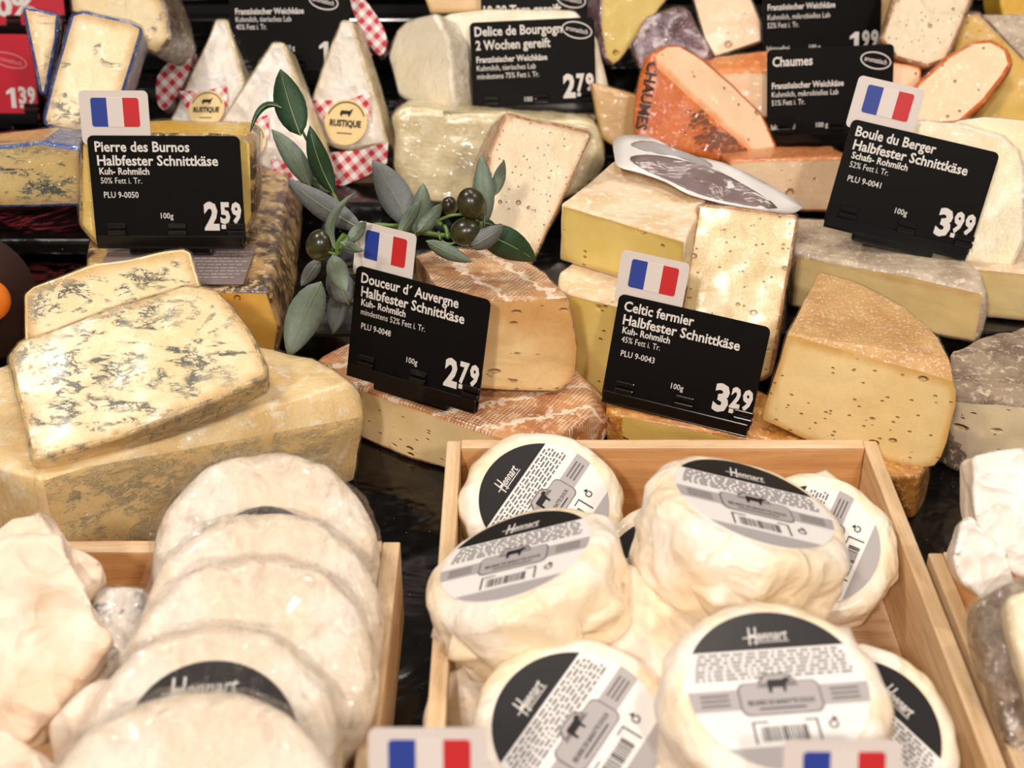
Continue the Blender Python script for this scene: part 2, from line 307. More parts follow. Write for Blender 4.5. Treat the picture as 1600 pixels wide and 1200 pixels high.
class Print:                       # collects flat lettering, strips and outlines in one plane
    def __init__(s): s.v = []; s.f = []
    def text(s, t, x0, x1, y, cap, off=.0, shear=0, rot=0):
        if t == '1':
            w_ = x1 - x0; s.poly([(x0 + w_ * .42, y), (x0 + w_ * .82, y), (x0 + w_ * .82, y + cap), (x0 + w_ * .48, y + cap), (x0 + w_ * .05, y + cap * .80), (x0 + w_ * .05, y + cap * .66), (x0 + w_ * .42, y + cap * .74)]); return
        global CAPH
        if CAPH is None: CAPH = max(v.y for v in tmesh('H')[0])
        v, f = tmesh(t, off, shear); a = min(p.x for p in v); b = max(p.x for p in v); k = cap / CAPH; kx = (x1 - x0) / (b - a)
        n = len(s.v); c, sn = math.cos(rot), math.sin(rot)
        for p in v:
            X, Yy = (p.x - a) * kx, p.y * k; s.v.append((x0 + X * c - Yy * sn, y + X * sn + Yy * c, 0))
        s.f += [tuple(i + n for i in q) for q in f]
    def poly(s, pts): n = len(s.v); s.v += [(x, y, 0) for x, y in pts]; s.f.append(tuple(range(n, n + len(pts))))
    def rect(s, x0, x1, y0, y1): s.poly([(x0, y0), (x1, y0), (x1, y1), (x0, y1)])
    def ring(s, cx, cy, rx, ry, w, rot=0, n=28, a0=0, a1=360):
        c, sn = math.cos(rot), math.sin(rot); full = a1 - a0 >= 360; b = len(s.v)
        for i in range(n + (0 if full else 1)):
            t = math.radians(a0 + (a1 - a0) * i / n)
            for k in (0, w):
                X, Yy = (rx - k) * math.cos(t), (ry - k) * math.sin(t); s.v.append((cx + X * c - Yy * sn, cy + X * sn + Yy * c, 0))
        m = n + (0 if full else 1)
        for i in range(n):
            j = (i + 1) % m; s.f.append((b + 2 * i, b + 2 * i + 1, b + 2 * j + 1, b + 2 * j))
    def build(s, name, mat, parent, z=0, fn=None):
        vs = [(a, b, z) for a, b, c in s.v]
        if fn: vs = [fn(Vector(q)) for q in vs]
        return mobj(name, vs, s.f, mat, parent)

# ---- a solid body from the hull of its corner points: cut faces become the paste, the others the rind
def hull(pts, bev, seg, spacing, amp, nscale, seed, cutdirs, fillet=None):
    bm = bmesh.new()
    for p in pts: bm.verts.new(p)
    r = bmesh.ops.convex_hull(bm, input=bm.verts)
    bad = [g for g in r['geom_interior'] + r['geom_unused'] if isinstance(g, bmesh.types.BMVert)]
    if bad: bmesh.ops.delete(bm, geom=list(set(bad)), context='VERTS')
    bmesh.ops.remove_doubles(bm, verts=bm.verts, dist=.0006)
    bmesh.ops.dissolve_limit(bm, angle_limit=math.radians(3.0), verts=bm.verts, edges=bm.edges)
    bmesh.ops.recalc_face_normals(bm, faces=bm.faces)
    fl = [(f.normal.copy(), f.calc_center_median(), f.calc_area()) for f in bm.faces]
    cut = []
    for d in cutdirs:
        d = Vector(d).normalized(); cut.append(max(range(len(fl)), key=lambda i: fl[i][0].dot(d) + .12 * math.sqrt(fl[i][2]) if fl[i][0].dot(d) > .5 else -9))
    bmesh.ops.bevel(bm, geom=list(bm.edges), offset=bev, segments=seg, affect='EDGES', profile=.5, clamp_overlap=True)
    co = np.array([v.co[:] for v in bm.verts]); lo, hi = co.min(0), co.max(0)
    for ax in range(3):
        no = Vector((0, 0, 0)); no[ax] = 1; k = max(1, int((hi[ax] - lo[ax]) / spacing))
        for i in range(1, k):
            p = Vector((0, 0, 0)); p[ax] = lo[ax] + (hi[ax] - lo[ax]) * i / k + .00003
            bmesh.ops.bisect_plane(bm, geom=bm.verts[:] + bm.edges[:] + bm.faces[:], plane_co=p, plane_no=no, dist=1e-6)
    bm.normal_update()
    kinds = []
    for f in bm.faces:
        c = f.calc_center_median(); kinds.append(any(f.normal.dot(fl[i][0]) > .97 and abs((c - fl[i][1]).dot(fl[i][0])) < .0012 for i in cut))
    rp = [fl[i] for i in range(len(fl)) if i not in cut]
    N = np.array([f[0][:] for f in rp]); C0 = np.array([f[1][:] for f in rp]); P = np.array([v.co[:] for v in bm.verts])
    edge = np.abs((P @ N.T) - (N * C0).sum(1)).min(1) if len(rp) else np.full(len(P), .1)
    off = Vector((seed * 3.1, seed * 1.7, 0)); disp = []
    for v in bm.verts:
        q = v.co * nscale + off; disp.append(amp * (noise.noise(q) + .45 * noise.noise(q * 2.7)))
    for v, d in zip(bm.verts, disp): v.co += v.normal * d
    bm.verts.index_update(); V = [v.co.copy() for v in bm.verts]; NR = [v.normal.copy() for v in bm.verts]
    Fc = [tuple(v.index for v in f.verts) for f in bm.faces]; bm.free()
    return V, NR, Fc, kinds, edge
def sub(V, Fc, edge, keep, off):
    idx = {}; vs = []; fs = []; ed = []
    for f, k in zip(Fc, keep):
        if not k: continue
        t = []
        for i in f:
            if i not in idx: idx[i] = len(vs); vs.append(V[i] - off); ed.append(float(edge[i]))
            t.append(idx[i])
        fs.append(tuple(t))
    return vs, fs, ed
_seed = [0]
REG = {}
def cheese(name, label, cat, pts, rindm, pastem=None, cuts=(), group=None, bev=.0022, seg=2, amp=.0010, nscale=28, film=None, filmoff=.0009, spacing=None, filmamp=.0012, rname='rind', key=None):
    _seed[0] += 1
    pts = [Vector(p) for p in pts]
    lo = Vector([min(p[i] for p in pts) for i in range(3)]); hi = Vector([max(p[i] for p in pts) for i in range(3)])
    sp = spacing or max(.005, max(hi - lo) / 26)
    V, NR, Fc, kinds, edge = hull(pts, bev, seg, sp, amp, nscale, _seed[0], cuts)
    loc = Vector(((lo.x + hi.x) / 2, (lo.y + hi.y) / 2, lo.z))
    if pastem is None and film is None:
        o = mobj(name, [v - loc for v in V], Fc, rindm, None, True, attr={'edge': list(edge)}); o.location = loc
    else:
        o = empty(name, loc)
        if pastem is not None:
            vs, fs, ed = sub(V, Fc, edge, kinds, loc); mobj('paste', vs, fs, pastem, o, True, attr={'edge': ed})
            vs, fs, ed = sub(V, Fc, edge, [not k for k in kinds], loc)
            if rindm: mobj(rname, vs, fs, rindm, o, True, attr={'edge': ed})
        else: mobj(rname, [v - loc for v in V], Fc, rindm, o, True, attr={'edge': list(edge)})
        if film:
            fv = []
            for v, n in zip(V, NR):
                q = v * 60 + Vector((_seed[0], 0, 0)); fv.append(v - loc + n * (filmoff + filmamp * max(0, noise.noise(q) + .2)))
            mobj('cling_film', fv, Fc, film, o, True)
    tag(o, label, cat, group)
    if key: REG[key] = (o, loc)
    return o
def prism(top, zb, extra=()):
    return list(top) + [Vector((p.x, p.y, zb)) for p in top] + list(extra)
def slab(face_px, p0, n, th, taper=1.0):
    f = [PL(u, v, p0, n) for u, v in face_px]; c = sum(f, Vector()) / len(f)
    return f + [c + (p - c) * taper - n * th for p in f]
def decal(parent_loc, parent, name, pix, p0, n, mat, lift=.0004, th=.0003):
    a = [PL(u, v, p0, n) + n * lift - parent_loc for u, v in pix]; b = [p - n * (th) for p in a]; k = len(a)
    return mobj(name, a + b, [tuple(range(k)), tuple(range(2 * k - 1, k - 1, -1))] + [(i, (i + 1) % k, k + (i + 1) % k, k + i) for i in range(k)], mat, parent)
def smooth_px(pts, n=6, closed=True):        # rounded outline through pixel corners
    out = []; k = len(pts)
    for i in range(k):
        p0, p1, p2, p3 = (Vector(pts[(i + j) % k]) for j in (-1, 0, 1, 2))
        for s in range(n):
            t = s / n; out.append(tuple(.5 * ((2 * p1) + (-p0 + p2) * t + (2 * p0 - 5 * p1 + 4 * p2 - p3) * t * t + (-p0 + 3 * p1 - 3 * p2 + p3) * t ** 3)))
    return out
# ---- pose of a flat rectangle of known size from its four corners in the photograph
def pose(corners, W, H, yaw=0.0):
    loc = np.array([[-W / 2, H / 2, 0], [W / 2, H / 2, 0], [W / 2, -H / 2, 0], [-W / 2, -H / 2, 0]])
    px = np.array(corners, float); c = px.mean(0); wpx = (np.linalg.norm(px[1] - px[0]) + np.linalg.norm(px[2] - px[3])) / 2
    dep = W * F / wpx; x = np.array([(c[0] - 800) / F * dep, (600 - c[1]) / F * dep, -dep, 0, 0, 0])
    prior = np.array([0, 0, 0, math.radians(17), 0, 0]); prior[4] = yaw; x[3:] = prior[3:]
    def proj(x):
        R = np.array(Euler((x[3], x[4], x[5])).to_matrix()); P = loc @ R.T + x[:3]
        r = (np.stack([800 + F * P[:, 0] / -P[:, 2], 600 - F * P[:, 1] / -P[:, 2]], 1) - px).ravel()
        return np.concatenate([r, [(x[3] - prior[3]) * 90, (x[4] - yaw) * 60]])
    for _ in range(60):
        r = proj(x); J = np.stack([(proj(x + np.eye(6)[i] * 1e-5) - r) / 1e-5 for i in range(6)], 1)
        x = x - np.linalg.lstsq(J.T @ J + 1e-6 * np.eye(6), J.T @ r, rcond=None)[0] * .7
    R = Euler((x[3], x[4], x[5])).to_matrix().to_4x4(); R.translation = Vector(x[:3])
    return cam_mw @ R
cam_mw = Matrix.Translation(CAM) @ Euler((math.radians(90) - PITCH, 0, 0)).to_matrix().to_4x4()

def crumple(seed, k=7, lo=22, hi=60):        # folded-paper relief: straight creases in several directions
    rd = random.Random(seed); W = []
    for i in range(k):
        d = Vector((rd.gauss(0, 1), rd.gauss(0, 1), rd.gauss(0, 1))).normalized(); f = lo * (hi / lo) ** (i / (k - 1)); W.append((d * f, rd.random(), (lo / f) ** .75))
    def fn(p):
        q = p + Vector((noise.noise(p * 18), noise.noise(p * 18 + Vector((9, 0, 0))), noise.noise(p * 18 + Vector((0, 9, 0))))) * .004
        return sum(a * (abs((q.dot(d) + o) % 1.0 - .5) * 4 - 1) for d, o, a in W) / 2.2
    return fn

def print_mat():
    t = NT('mottled_mauve_print'); a = t.noise(t.co((60, 500, 500), (0, 0, .5)), 1, 2); b = t.noise(t.co(), 45, 2)
    m = t.math('MULTIPLY', t.mr(a, .42, .52), 1.0); k = t.math('MAXIMUM', t.mr(b, .45, .5), m)
    return t.done(t.mix(k, S(216, 206, 204), S(134, 116, 113)), .5)
M['mottled'] = print_mat()

# ================================================================== THE SETTING
boxo('counter', (-.75, .80, -.62, .115, -.02, .02), M['counter']); bpy.data.objects['counter']['kind'] = 'structure'
boxo('trim_1', (-.75, .90, .115, .285, -.02, .075), M['counter'], bev=.003)['kind'] = 'structure'
boxo('trim_2', (-.85, 1.0, .285, .61, -.02, .105), M['counter'], bev=.003)['kind'] = 'structure'
boxo('trim_4', (.02, .9, .462, .608, .104, .165), M['counter'], bev=.003)['kind'] = 'structure'
boxo('trim_5', (-.75, -.42, .462, .608, .104, .165), M['counter'], bev=.003)['kind'] = 'structure'
wb = boxo('wall_back', (-1.2, 1.3, .632, .67, -.02, 1.0), M['black']); wb['kind'] = 'structure'
for i in range(14):
    boxo('slat', (-1.15, 1.25, .612, .634, .11 + i * .036, .128 + i * .036), M['holder'], wb, bev=.002)

# ================================================================== WOODEN CRATES
def crate(label, x0, x1, y0, y1, zt, th, floor_z=.026):
    r = empty('wooden_crate', ((x0 + x1) / 2, (y0 + y1) / 2, .02)); L = r.location
    def b(n, m, *d):
        bm = bmesh.new(); box(bm, d[0] - L.x, d[1] - L.x, d[2] - L.y, d[3] - L.y, d[4] - L.z, d[5] - L.z, bev=.0009); return bmobj(n, bm, m, r)
    b('back_board', M['wooddark'], x0 + th, x1 - th, y1 - th, y1, .0205, zt - .0006)
    b('front_board', M['wooddark'], x0 + th, x1 - th, y0, y0 + th, .0205, zt - .0006)
    b('side_board', M['woody'], x0, x0 + th - .0002, y0, y1, .0205, zt)
    b('side_board', M['woody'], x1 - th + .0002, x1, y0, y1, .0205, zt)
    b('floor_board', M['woodx'], x0 + th, x1 - th, y0 + th, y1 - th, .0205, floor_z)
    b('top_edge', M['woodx'], x0 + th, x1 - th, y1 - th, y1, zt - .0004, zt + .0004)
    tag(r, label, 'crate'); return r
crate('pale wooden crate holding the round butter packs', -.0425, .2375, -.56, -.0385, .08, .0095)
crate('pale wooden crate holding the film-wrapped white wheels', -.36, -.0655, -.56, -.1465, .08, .0105, .04)
crate('pale wooden crate cut off at the right edge, beside the butter crate', .2415, .46, -.56, -.157, .08, .0085)

# ================================================================== PRICE TAGS
def strokes_card(r, W, H):
    plate('card', rpoly(-W / 2, W / 2, -H / 2, H / 2, .0042), 0, .0009, M['card'], r)
def px2(W, H, x, y): return (-W / 2 + x * W / 240., H / 2 - y * H / 170.)
def holder(r, W, H, deep=0.0, base=True):
    bm = bmesh.new()
    x0, y0 = px2(W, H, 2, 170); x1, y1 = px2(W, H, 238, 153)
    box(bm, x0, x1, y0 - .0008, y1, .0011, .0030, bev=.0008); box(bm, x0, x1, y0 - .0008, y1 + .018, -.0028, -.0004, bev=.0006)
    box(bm, x0, x1, y0 - .0018, y0 - .0006, -.0028, .0030, bev=.0004)
    bmobj('holder', bm, M['holder'], r)
    for a in (20, 117, 212):
        bm = bmesh.new(); cx, cy = px2(W, H, a + 15, 143); wv = .0068
        box(bm, cx - wv, cx + wv, cy - .0048, cy - .0006, .0012, .0038, bev=.0009); box(bm, cx - wv, cx + wv, cy + .0001, cy + .0044, .0012, .0030, bev=.0009)
        bmobj('clip', bm, M['holder'], r)
    if base:        # foot that reaches back and down from the lip
        bm = bmesh.new(); box(bm, -.031, .030, y0 - .0075, y0 + .0005, -.0060, .0012, bev=.0022)
        box(bm, -.022, .022, y0 - .0085, y0 - .0045, -.0300, -.0030, bev=.0015)
        bmobj('foot', bm, M['holder'], r)
    if deep: bm = bmesh.new(); box(bm, -.004, .004, y0 - deep, y0, -.006, -.001, bev=.0008); bmobj('stem', bm, M['holder'], r)
def flag(r, W, H, x=-8, y=-67):
    k = W / 240.
    a = px2(W, H, x, y); b = px2(W, H, x + 108, 14)
    plate('flag_card', rpoly(a[0], b[0], b[1], a[1], .0035), -.0010, -.0002, M['flagcard'], r)
    f0 = (a[0] + 18 * k, a[1] - 11 * k); w3 = 25 * k; h = 45 * k
    for i, (m, n) in enumerate((('fblue', 'blue_stripe'), ('fwhite', 'white_stripe'), ('fred', 'red_stripe'))):
        q = rpoly(f0[0] + i * w3, f0[0] + (i + 1) * w3, f0[1] - h, f0[1], .0018 if i != 1 else .0001)
        if i == 0: q = [(min(px, f0[0] + w3), py) for px, py in rpoly(f0[0], f0[0] + w3 + .003, f0[1] - h, f0[1], .0018)]
        if i == 2: q = [(max(px, f0[0] + 2 * w3), py) for px, py in rpoly(f0[0] + 2 * w3 - .003, f0[0] + 3 * w3, f0[1] - h, f0[1], .0018)]
        plate(n, q, -.00021, .00002, M[m], r)
def price(r, W, H, big, small, ink, dx=0, yb=143, sc=1.0):
    P = Print(); k = W / 240.
    def t(s, x0, x1, y, cap, off): a = px2(W, H, x0, y); P.text(s, a[0], a[0] + (x1 - x0) * k, a[1], cap * k, off)
    t(big, 176 + dx, 200 + dx, yb, 41 * sc, .045); t(small[0], 202 + dx, 218 + dx, yb - 10 * sc, 31 * sc, .045); t(small[1], 220 + dx, 236 + dx, yb - 10 * sc, 31 * sc, .045)
    a = px2(W, H, 203 + dx, yb); P.rect(a[0], a[0] + 7 * k, a[1], a[1] + 7 * k)
    P.build('price', M[ink], r, .00105)
def words(r, W, H, rows, ink='ink', oval=None, name='lettering'):
    P = Print(); k = W / 240.
    for s, x0, x1, y, cap, off in rows:
        a = px2(W, H, x0, y); P.text(s, a[0], a[0] + (x1 - x0) * k, a[1], cap * k, off)
    P.build(name, M[ink], r, .00105)
    if oval:
        P = Print(); c = px2(W, H, oval[0], oval[1]); P.ring(c[0], c[1], oval[2] * k, oval[3] * k, 2.4 * k, rot=math.radians(-14))
        P.text('aromatisch', c[0] - oval[2] * .74 * k, c[0] + oval[2] * .70 * k, c[1] + 1.5 * k, 9 * k, .01, 0, math.radians(-14)); P.build('oval_stamp', M[ink if oval[4:] == () else oval[4]], r, .0011)
def price_tag(label, corners, W, yaw, rows, pr, group=None, flagged=False, card='card', ink='ink', oval=None, base=True, mat=None, deep=0):
    H = W * .735; m = mat if mat is not None else pose(corners, W, H, yaw)
    b = m @ Matrix.Translation((0, -H / 2, 0)); r = empty('price_tag', None, b)
    before = set(bpy.data.objects)
    plate('card', rpoly(-W / 2, W / 2, -H / 2, H / 2, .0042), 0, .0009, M[card], r)
    if flagged: flag(r, W, H)
    holder(r, W, H, deep, base); words(r, W, H, rows, ink, oval)
    if pr: price(r, W, H, pr[0], pr[1:], ink, *pr_off.get(label, ()))
    for o in set(bpy.data.objects) - before:
        for v in o.data.vertices: v.co.y += H / 2
    tag(r, label, 'price tag', group); return r
pr_off = {}
def std(l1, w1, l2, w2, l3, w3, l4, w4, plu, g=True):
    r = [(l1, 11, 11 + w1, 24, 15.5, .022), (l2, 13, 13 + w2, 45, 15.5, .022), (l3, 15, 15 + w3, 59, 10.5, .022), (l4, 16, 16 + w4, 73, 9.5, .0), (plu, 19, 19 + 55, 95, 9.5, .008), ('100g', 107, 127, 127, 9, .008)]
    return r
price_tag('black price tag showing 2.59 with flag card, on the brown-rinded cheese at left', [(132, 212), (375, 215), (386, 384), (154, 380)], .108, 0,
          std('Pierre des Burnos', 149, 'Halbfester Schnittkäse', 191, 'Kuh- Rohmilch', 79, '50% Fett i. Tr.', 65, 'PLU 9-0050'), '259', flagged=True)
price_tag('black price tag showing 2.79 with flag card, directly below the olive branch', [(555.5, 411.7), (766, 471.5), (748, 643.6), (546.5, 579)], .1065, -.38,
          std('Douceur d´ Auvergne', 176, 'Halbfester Schnittkäse', 187, 'Kuh- Rohmilch', 82, 'mindestens 52% Fett i. Tr.', 118, 'PLU 9-0048'), '279', flagged=True)
price_tag('black price tag showing 3.29 with flag card, behind the butter crate', [(961, 455), (1201.6, 515.6), (1172.6, 682.6), (947, 617)], .1045, -.1,
          std('Celtic fermier', 112, 'Halbfester Schnittkäse', 187, 'Kuh- Rohmilch', 77, '45% Fett i. Tr.', 63, 'PLU 9-0043'), '329', flagged=True)
price_tag('black price tag showing 3.99 with flag card, tilted before the ivory slab', [(1330, 184), (1562, 238), (1509, 406.7), (1289, 349)], .1085, -.1,
          std('Boule du Berger', 131, 'Halbfester Schnittkäse', 187, 'Schafs- Rohmilch', 92, '52% Fett i. Tr.', 64, 'PLU 9-0041'), '399', flagged=True)
bk = lambda l1, w1, l2, w2, l4, w4, l5, w5: [(l1, 9, 9 + w1, 25, 17, .024), (l2, 10, 10 + w2, 50, 17, .024), ('Französischer Weichkäse', 10, 147, 73, 11, .025), (l4, 10, 10 + w4, 88, 10, .005), (l5, 10, 10 + w5, 103, 10, .005), ('100 g', 100, 124, 148, 9, .01)]
price_tag('black price tag showing 2.79 without a flag, before white cheese', [(738, 33), (928.5, 21), (925.5, 174), (742, 187)], .108, 0,
          bk('Delice de Bourgogn', 168, '2 Wochen gereift', 144, 'Kuhmilch, tierisches Lab', 114, 'mindestens 75% Fett i. Tr.', 120), '279', oval=(206, 22, 30, 16))
price_tag('black price tag with oval stamp directly right of the orange cheese wedge', [(1199, 78), (1395, 66), (1392, 219), (1199, 225)], .108, 0,
          [('Chaumes', 10, 86, 30, 17, .024), ('Französischer Weichkäse', 9, 146, 70, 11, .025), ('Kuhmilch, mikrobielles Lab', 9, 136, 85, 10, .005), ('51% Fett i. Tr.', 9, 72, 100, 10, .005), ('laktosefrei', 8, 54, 144, 10, .008), ('100 g', 94, 117, 143, 9, .01)], '199', oval=(206, 28, 30, 16))
price_tag('black price tag showing 1.99, above the tag beside the orange wedge', [(1193, -36), (1374, -42), (1372, 108), (1196, 115)], .108, 0,
          [('Französischer Weichkäse', 9, 146, 56, 11, .025), ('Kuhmilch, mikrobielles Lab', 9, 136, 74, 10, .005), ('52% Fett i. Tr.', 9, 72, 89, 10, .005), ('laktosefrei', 8, 54, 132, 10, .008), ('100 g', 94, 117, 132, 9, .01)], '199')
price_tag('black price tag half hidden behind the white gingham-wrapped wedges', [(362, -24), (546, -34), (540, 125), (368, 130)], .108, 0,
          [('Französischer Weichkäse', 12, 150, 52, 11, .025), ('Kuhmilch, tierisches Lab', 12, 124, 66, 10, .005), ('45% Fett i. Tr.', 12, 74, 80, 10, .005), ('100 g', 108, 128, 118, 9, .01)], '199', oval=(190, 30, 30, 16))
pr_off['black price tag half hidden behind the white gingham-wrapped wedges'] = ()
price_tag('black price tag reading 10-20 Tage gereift, above the unflagged 2.79 tag', [(756, -22), (938, -30), (934, 120), (757, 130)], .108, 0,
          [('10-20 Tage gereift', 5, 160, 50, 17, .024), ('Deutscher Weichkäse', 9, 120, 70, 11, .025)], None, oval=(180, 26, 30, 16))
price_tag('red price tag showing 1.39 at the left edge', [(-140, 52), (50, 58), (66, 188), (-122, 186)], .108, 0, [('100 g', 60, 84, 138, 9, .01)], '139', card='redcard', oval=(190, 50, 36, 15, 'pink'))
price_tag('red price tag with a percent sign, behind the 1.39 tag', [(-90, -80), (92, -84), (106, 52), (-75, 50)], .108, 0, [('30%', 60, 182, 134, 38, .04)], None, card='redcard')
bpy.context.view_layer.update()
for (u, v, lab) in ((575, 1138, 'blurred French flag card of the front price tag left of centre'), (1225, 1157, 'blurred French flag card of the front price tag at lower right')):
    W = .108; H = W * .735; dep = .047 * F / 180
    tl = D(u, v, dep); R = Euler((math.radians(90 - 22), 0, 0)).to_matrix()
    a = px2(W, H, -8, -67); m = R.to_4x4(); m.translation = tl - R @ Vector((a[0], a[1], 0))
    price_tag(lab, None, W, 0, [('Halbfester Schnittkäse', 13, 200, 45, 15.5, .022), ('100g', 107, 127, 127, 9, .008)], '299', flagged=True, mat=m, deep=.17, base=False)

# ================================================================== BLUE CHEESES, LEFT
FR = Vector((.45, -.9, .1))
zt = .10
top = [Z(62, 748, zt), Z(545, 598, zt), Z(525, 578, zt), Z(490, 560, zt), Z(430, 545, zt), Z(340, 530, zt), Z(150, 520, zt), Z(-70, 600, zt), Z(-60, 715, zt)]
cheese('blue_cheese_block', 'large film-wrapped blue cheese half wheel lying under the others at left', 'cheese', prism([p for p in top], .021) + [Y(567, 640, .0), Y(566, 655, -.004), Y(563, 610, .006)],
       M['r_blue'], M['p_blue2'], [(.5, -.86, 0)], bev=.004, film=M['film'], amp=.002)
n = nrm(62, 4); p0 = Z(200, 690, .114)
cheese('blue_cheese_slab', 'wide blue cheese slab tilted on top of the big blue block', 'cheese',
       slab([(12, 556), (31, 531), (150, 487), (286, 443), (335, 450), (362, 474), (385, 503), (404, 538), (416, 565), (420, 578), (415, 590), (347, 622), (200, 680), (47, 722)], p0, n, .021), M['r_bluedark'], M['p_blue'], [n, Vector((.3, -.9, -.3)), Vector((.35, -.9, -.3))], bev=.003, film=M['film'], amp=.0016, spacing=.005)
n3 = nrm(47, 6); p3 = Y(150, 430, .05)
cheese('blue_cheese_slab', 'narrow blue cheese slab leaning behind the wide tilted blue slab', 'cheese', slab([(38, 560), (37, 458), (50, 446), (150, 411), (285, 388), (298, 392), (312, 447), (330, 500)], p3, n3, .018), M['r_blue'], M['p_blue'], [n3], film=M['film_s'], amp=.0014)

# ================================================================== PIERRE DES BURNOS
zg = .134
f0, f1 = Z(330, 452, zg), Z(421, 453, zg)
g1 = prism([Z(128, 440, zg), f0, f1, Z(428, 420, zg), Z(452, 262, zg), Z(446, 254, zg), Z(340, 250, zg), Z(150, 330, zg)], .0765)
g1 += [f1 + Vector((.006, .0, -.03)), Z(452, 262, zg) + Vector((.01, 0, -.03)), Z(430, 400, zg) + Vector((.012, .01, -.03))]
o = cheese('semi_hard_cheese', 'yellow cheese half with brown mottled rind under the 2.59 flag tag', 'cheese', g1, M['r_pierre'], M['p_yel'], [(0, -1, 0)], bev=.003, film=M['film_s'], amp=.0018, key='g1'); o.name = 'semi_hard_cheese'
L = REG['g1'][1]; up = Vector((0, 0, 1)); pz = Vector((0, 0, zg + .0016))
decal(L, o, 'label', [(172, 382), (400, 386), (380, 445), (150, 444)], pz, up, M['mauve'])
P = Print(); q = Vector((0, 0, zg + .0022))
nn = len(P.v)
A, B_, Cc = Z(308, 392, zg), Z(396, 392, zg), Z(380, 440, zg)
def onG(p): return p
for r_ in range(9):
    v = 394 + r_ * 5
    a = Z(308 - (v - 392) * .35, v, zg + .0022) - L; b = Z(396 - (v - 392) * .35 - (r_ % 3) * 8, v, zg + .0022) - L
    x = a.x
    while x < b.x - .001:
        wd = random.uniform(.002, .006); x2 = min(b.x, x + wd); n_ = len(P.v)
        P.v += [(x, a.y, a.z), (x2, a.y, a.z), (x2, a.y + .0014, a.z), (x, a.y + .0014, a.z)]; P.f.append((n_, n_ + 1, n_ + 2, n_ + 3)); x = x2 + .0012
mobj('print_rows', P.v, P.f, M['lgr'], o)
n = nrm(8, 2); p0 = Y(250, 212, .150)
cheese('semi_hard_cheese', 'yellow film-wrapped cheese block standing behind the 2.59 flag tag', 'cheese',
       slab([(122, 225), (130, 213), (240, 207), (385, 212), (397, 222), (400, 340), (385, 372), (150, 385), (122, 352)], p0, n, .045, .98), M['r_pierre'], M['p_yel2'], [n, (0, 0, 1), Vector((0, -.9, -.5))], film=M['film_h'], bev=.004, amp=.0016)

# ================================================================== DOUCEUR D'AUVERGNE
zd = .066
t2 = [Z(516, 588, zd), Z(785, 684, zd), Z(845, 690, zd - .001), Z(920, 655, zd), Z(925, 618, zd), Z(900, 577, zd), Z(820, 530, zd), Z(700, 500, zd), Z(560, 528, zd), Z(500, 555, zd), Z(484, 574, zd)]
b2 = [Vector((p.x, p.y, .021)) for p in t2]
cheese('half_wheel_cheese', "lower half wheel with orange cloth rind, under the 2.79 flag tag", 'cheese', t2 + b2 + [Z(958, 665, .045), Z(950, 625, .045), Y(484, 590, .085)], M['r_douc2'], M['p_douc'], [(-.5, -.85, 0)], bev=.003, amp=.0018)
bpy.data.objects['half_wheel_cheese'].name = 'half_wheel_cheese'
pf = Y(820, 610, .040); nf = nrm(3, 2)
fr = [(700, 471), (765, 473), (817, 473), (858, 480), (880, 490), (893, 505), (902, 545), (900, 575), (893, 597), (868, 612), (752, 608), (705, 606)]
pts = [PL(u, v, pf, nf) for u, v in fr]
bk_ = [Z(u, v, .141) for u, v in ((888, 465), (853, 427), (806, 400), (752, 390), (690, 388), (650, 400))]
pts += bk_ + [Vector((p.x, p.y, .070)) for p in bk_] + [Vector((bk_[0].x + .006, bk_[0].y, .11)), Vector((bk_[1].x + .006, bk_[1].y + .004, .11))]
cheese('half_wheel_cheese', "upper half wheel with pale-striped orange rind behind the 2.79 flag tag", 'cheese', pts, M['r_douc'], M['p_douc'], [(0, -1, 0)], bev=.0035, amp=.0015, film=M['film_s'], spacing=.004)

# ================================================================== CELTIC FERMIER
zc = .058
pg = [Z(950, 640, zc), Z(1010, 668, zc), Z(1190, 690, zc), Z(1262, 690, zc), Z(1250, 640, zc), Z(1150, 590, zc), Z(1000, 590, zc), Z(950, 612, zc)]
cheese('semi_hard_cheese', 'flat cheese piece with golden rind lying under the 3.29 flag tag', 'cheese', prism(pg, .021) + [Y(946, 640, .02)], M['r_gold'], M['p_m5'], [(-.2, -1, 0)], amp=.0015)
zz = .056
pg = [Z(1295, 712, zz), Z(1372, 745, zz), Z(1440, 742, zz), Z(1452, 722, zz), Z(1440, 690, zz), Z(1300, 660, zz)]
cheese('semi_hard_cheese', 'small golden-crusted cheese corner below the big holey wedge, right of the crate', 'cheese', prism(pg, .021) + [Y(1454, 745, -.02), Y(1448, 780, -.022), Y(1424, 805, -.032)], M['r_gold'], M['p_celt'], [(-.5, -.85, 0)], amp=.002, film=M['film_s'], spacing=.004)
a, b = Z(1191, 655, .068), Z(1462, 727, .058); pf, nf = plane3(a, b, a + Vector((.0, .012, .07)))
fr = [(1231, 522), (1488, 594), (1494, 612), (1494, 635), (1480, 690), (1470, 715), (1460, 727), (1440, 731), (1420, 729), (1340, 712), (1261, 688), (1191, 656), (1193, 640)]
pts = [PL(u, v, pf, nf) for u, v in fr]; za = pts[0].z; zb = pts[1].z
bt = [Z(1280, 424, .134), Z(1330, 438, .133), Z(1364, 454, .132), Z(1410, 478, .131), Z(1443, 505, .130), Z(1466, 530, .129), Z(1482, 562, .127)]
pts += bt + [Vector((p.x, p.y, .066)) for p in bt] + [Vector((p.x + .004, p.y, .10)) for p in bt[3:]]
cheese('semi_hard_wedge', 'big holey wedge with dusty orange rind at right of centre', 'cheese', pts, M['r_celt'], M['p_celt'], [nf], bev=.003, amp=.0012, film=M['film_s'], spacing=.004, filmamp=.0006)
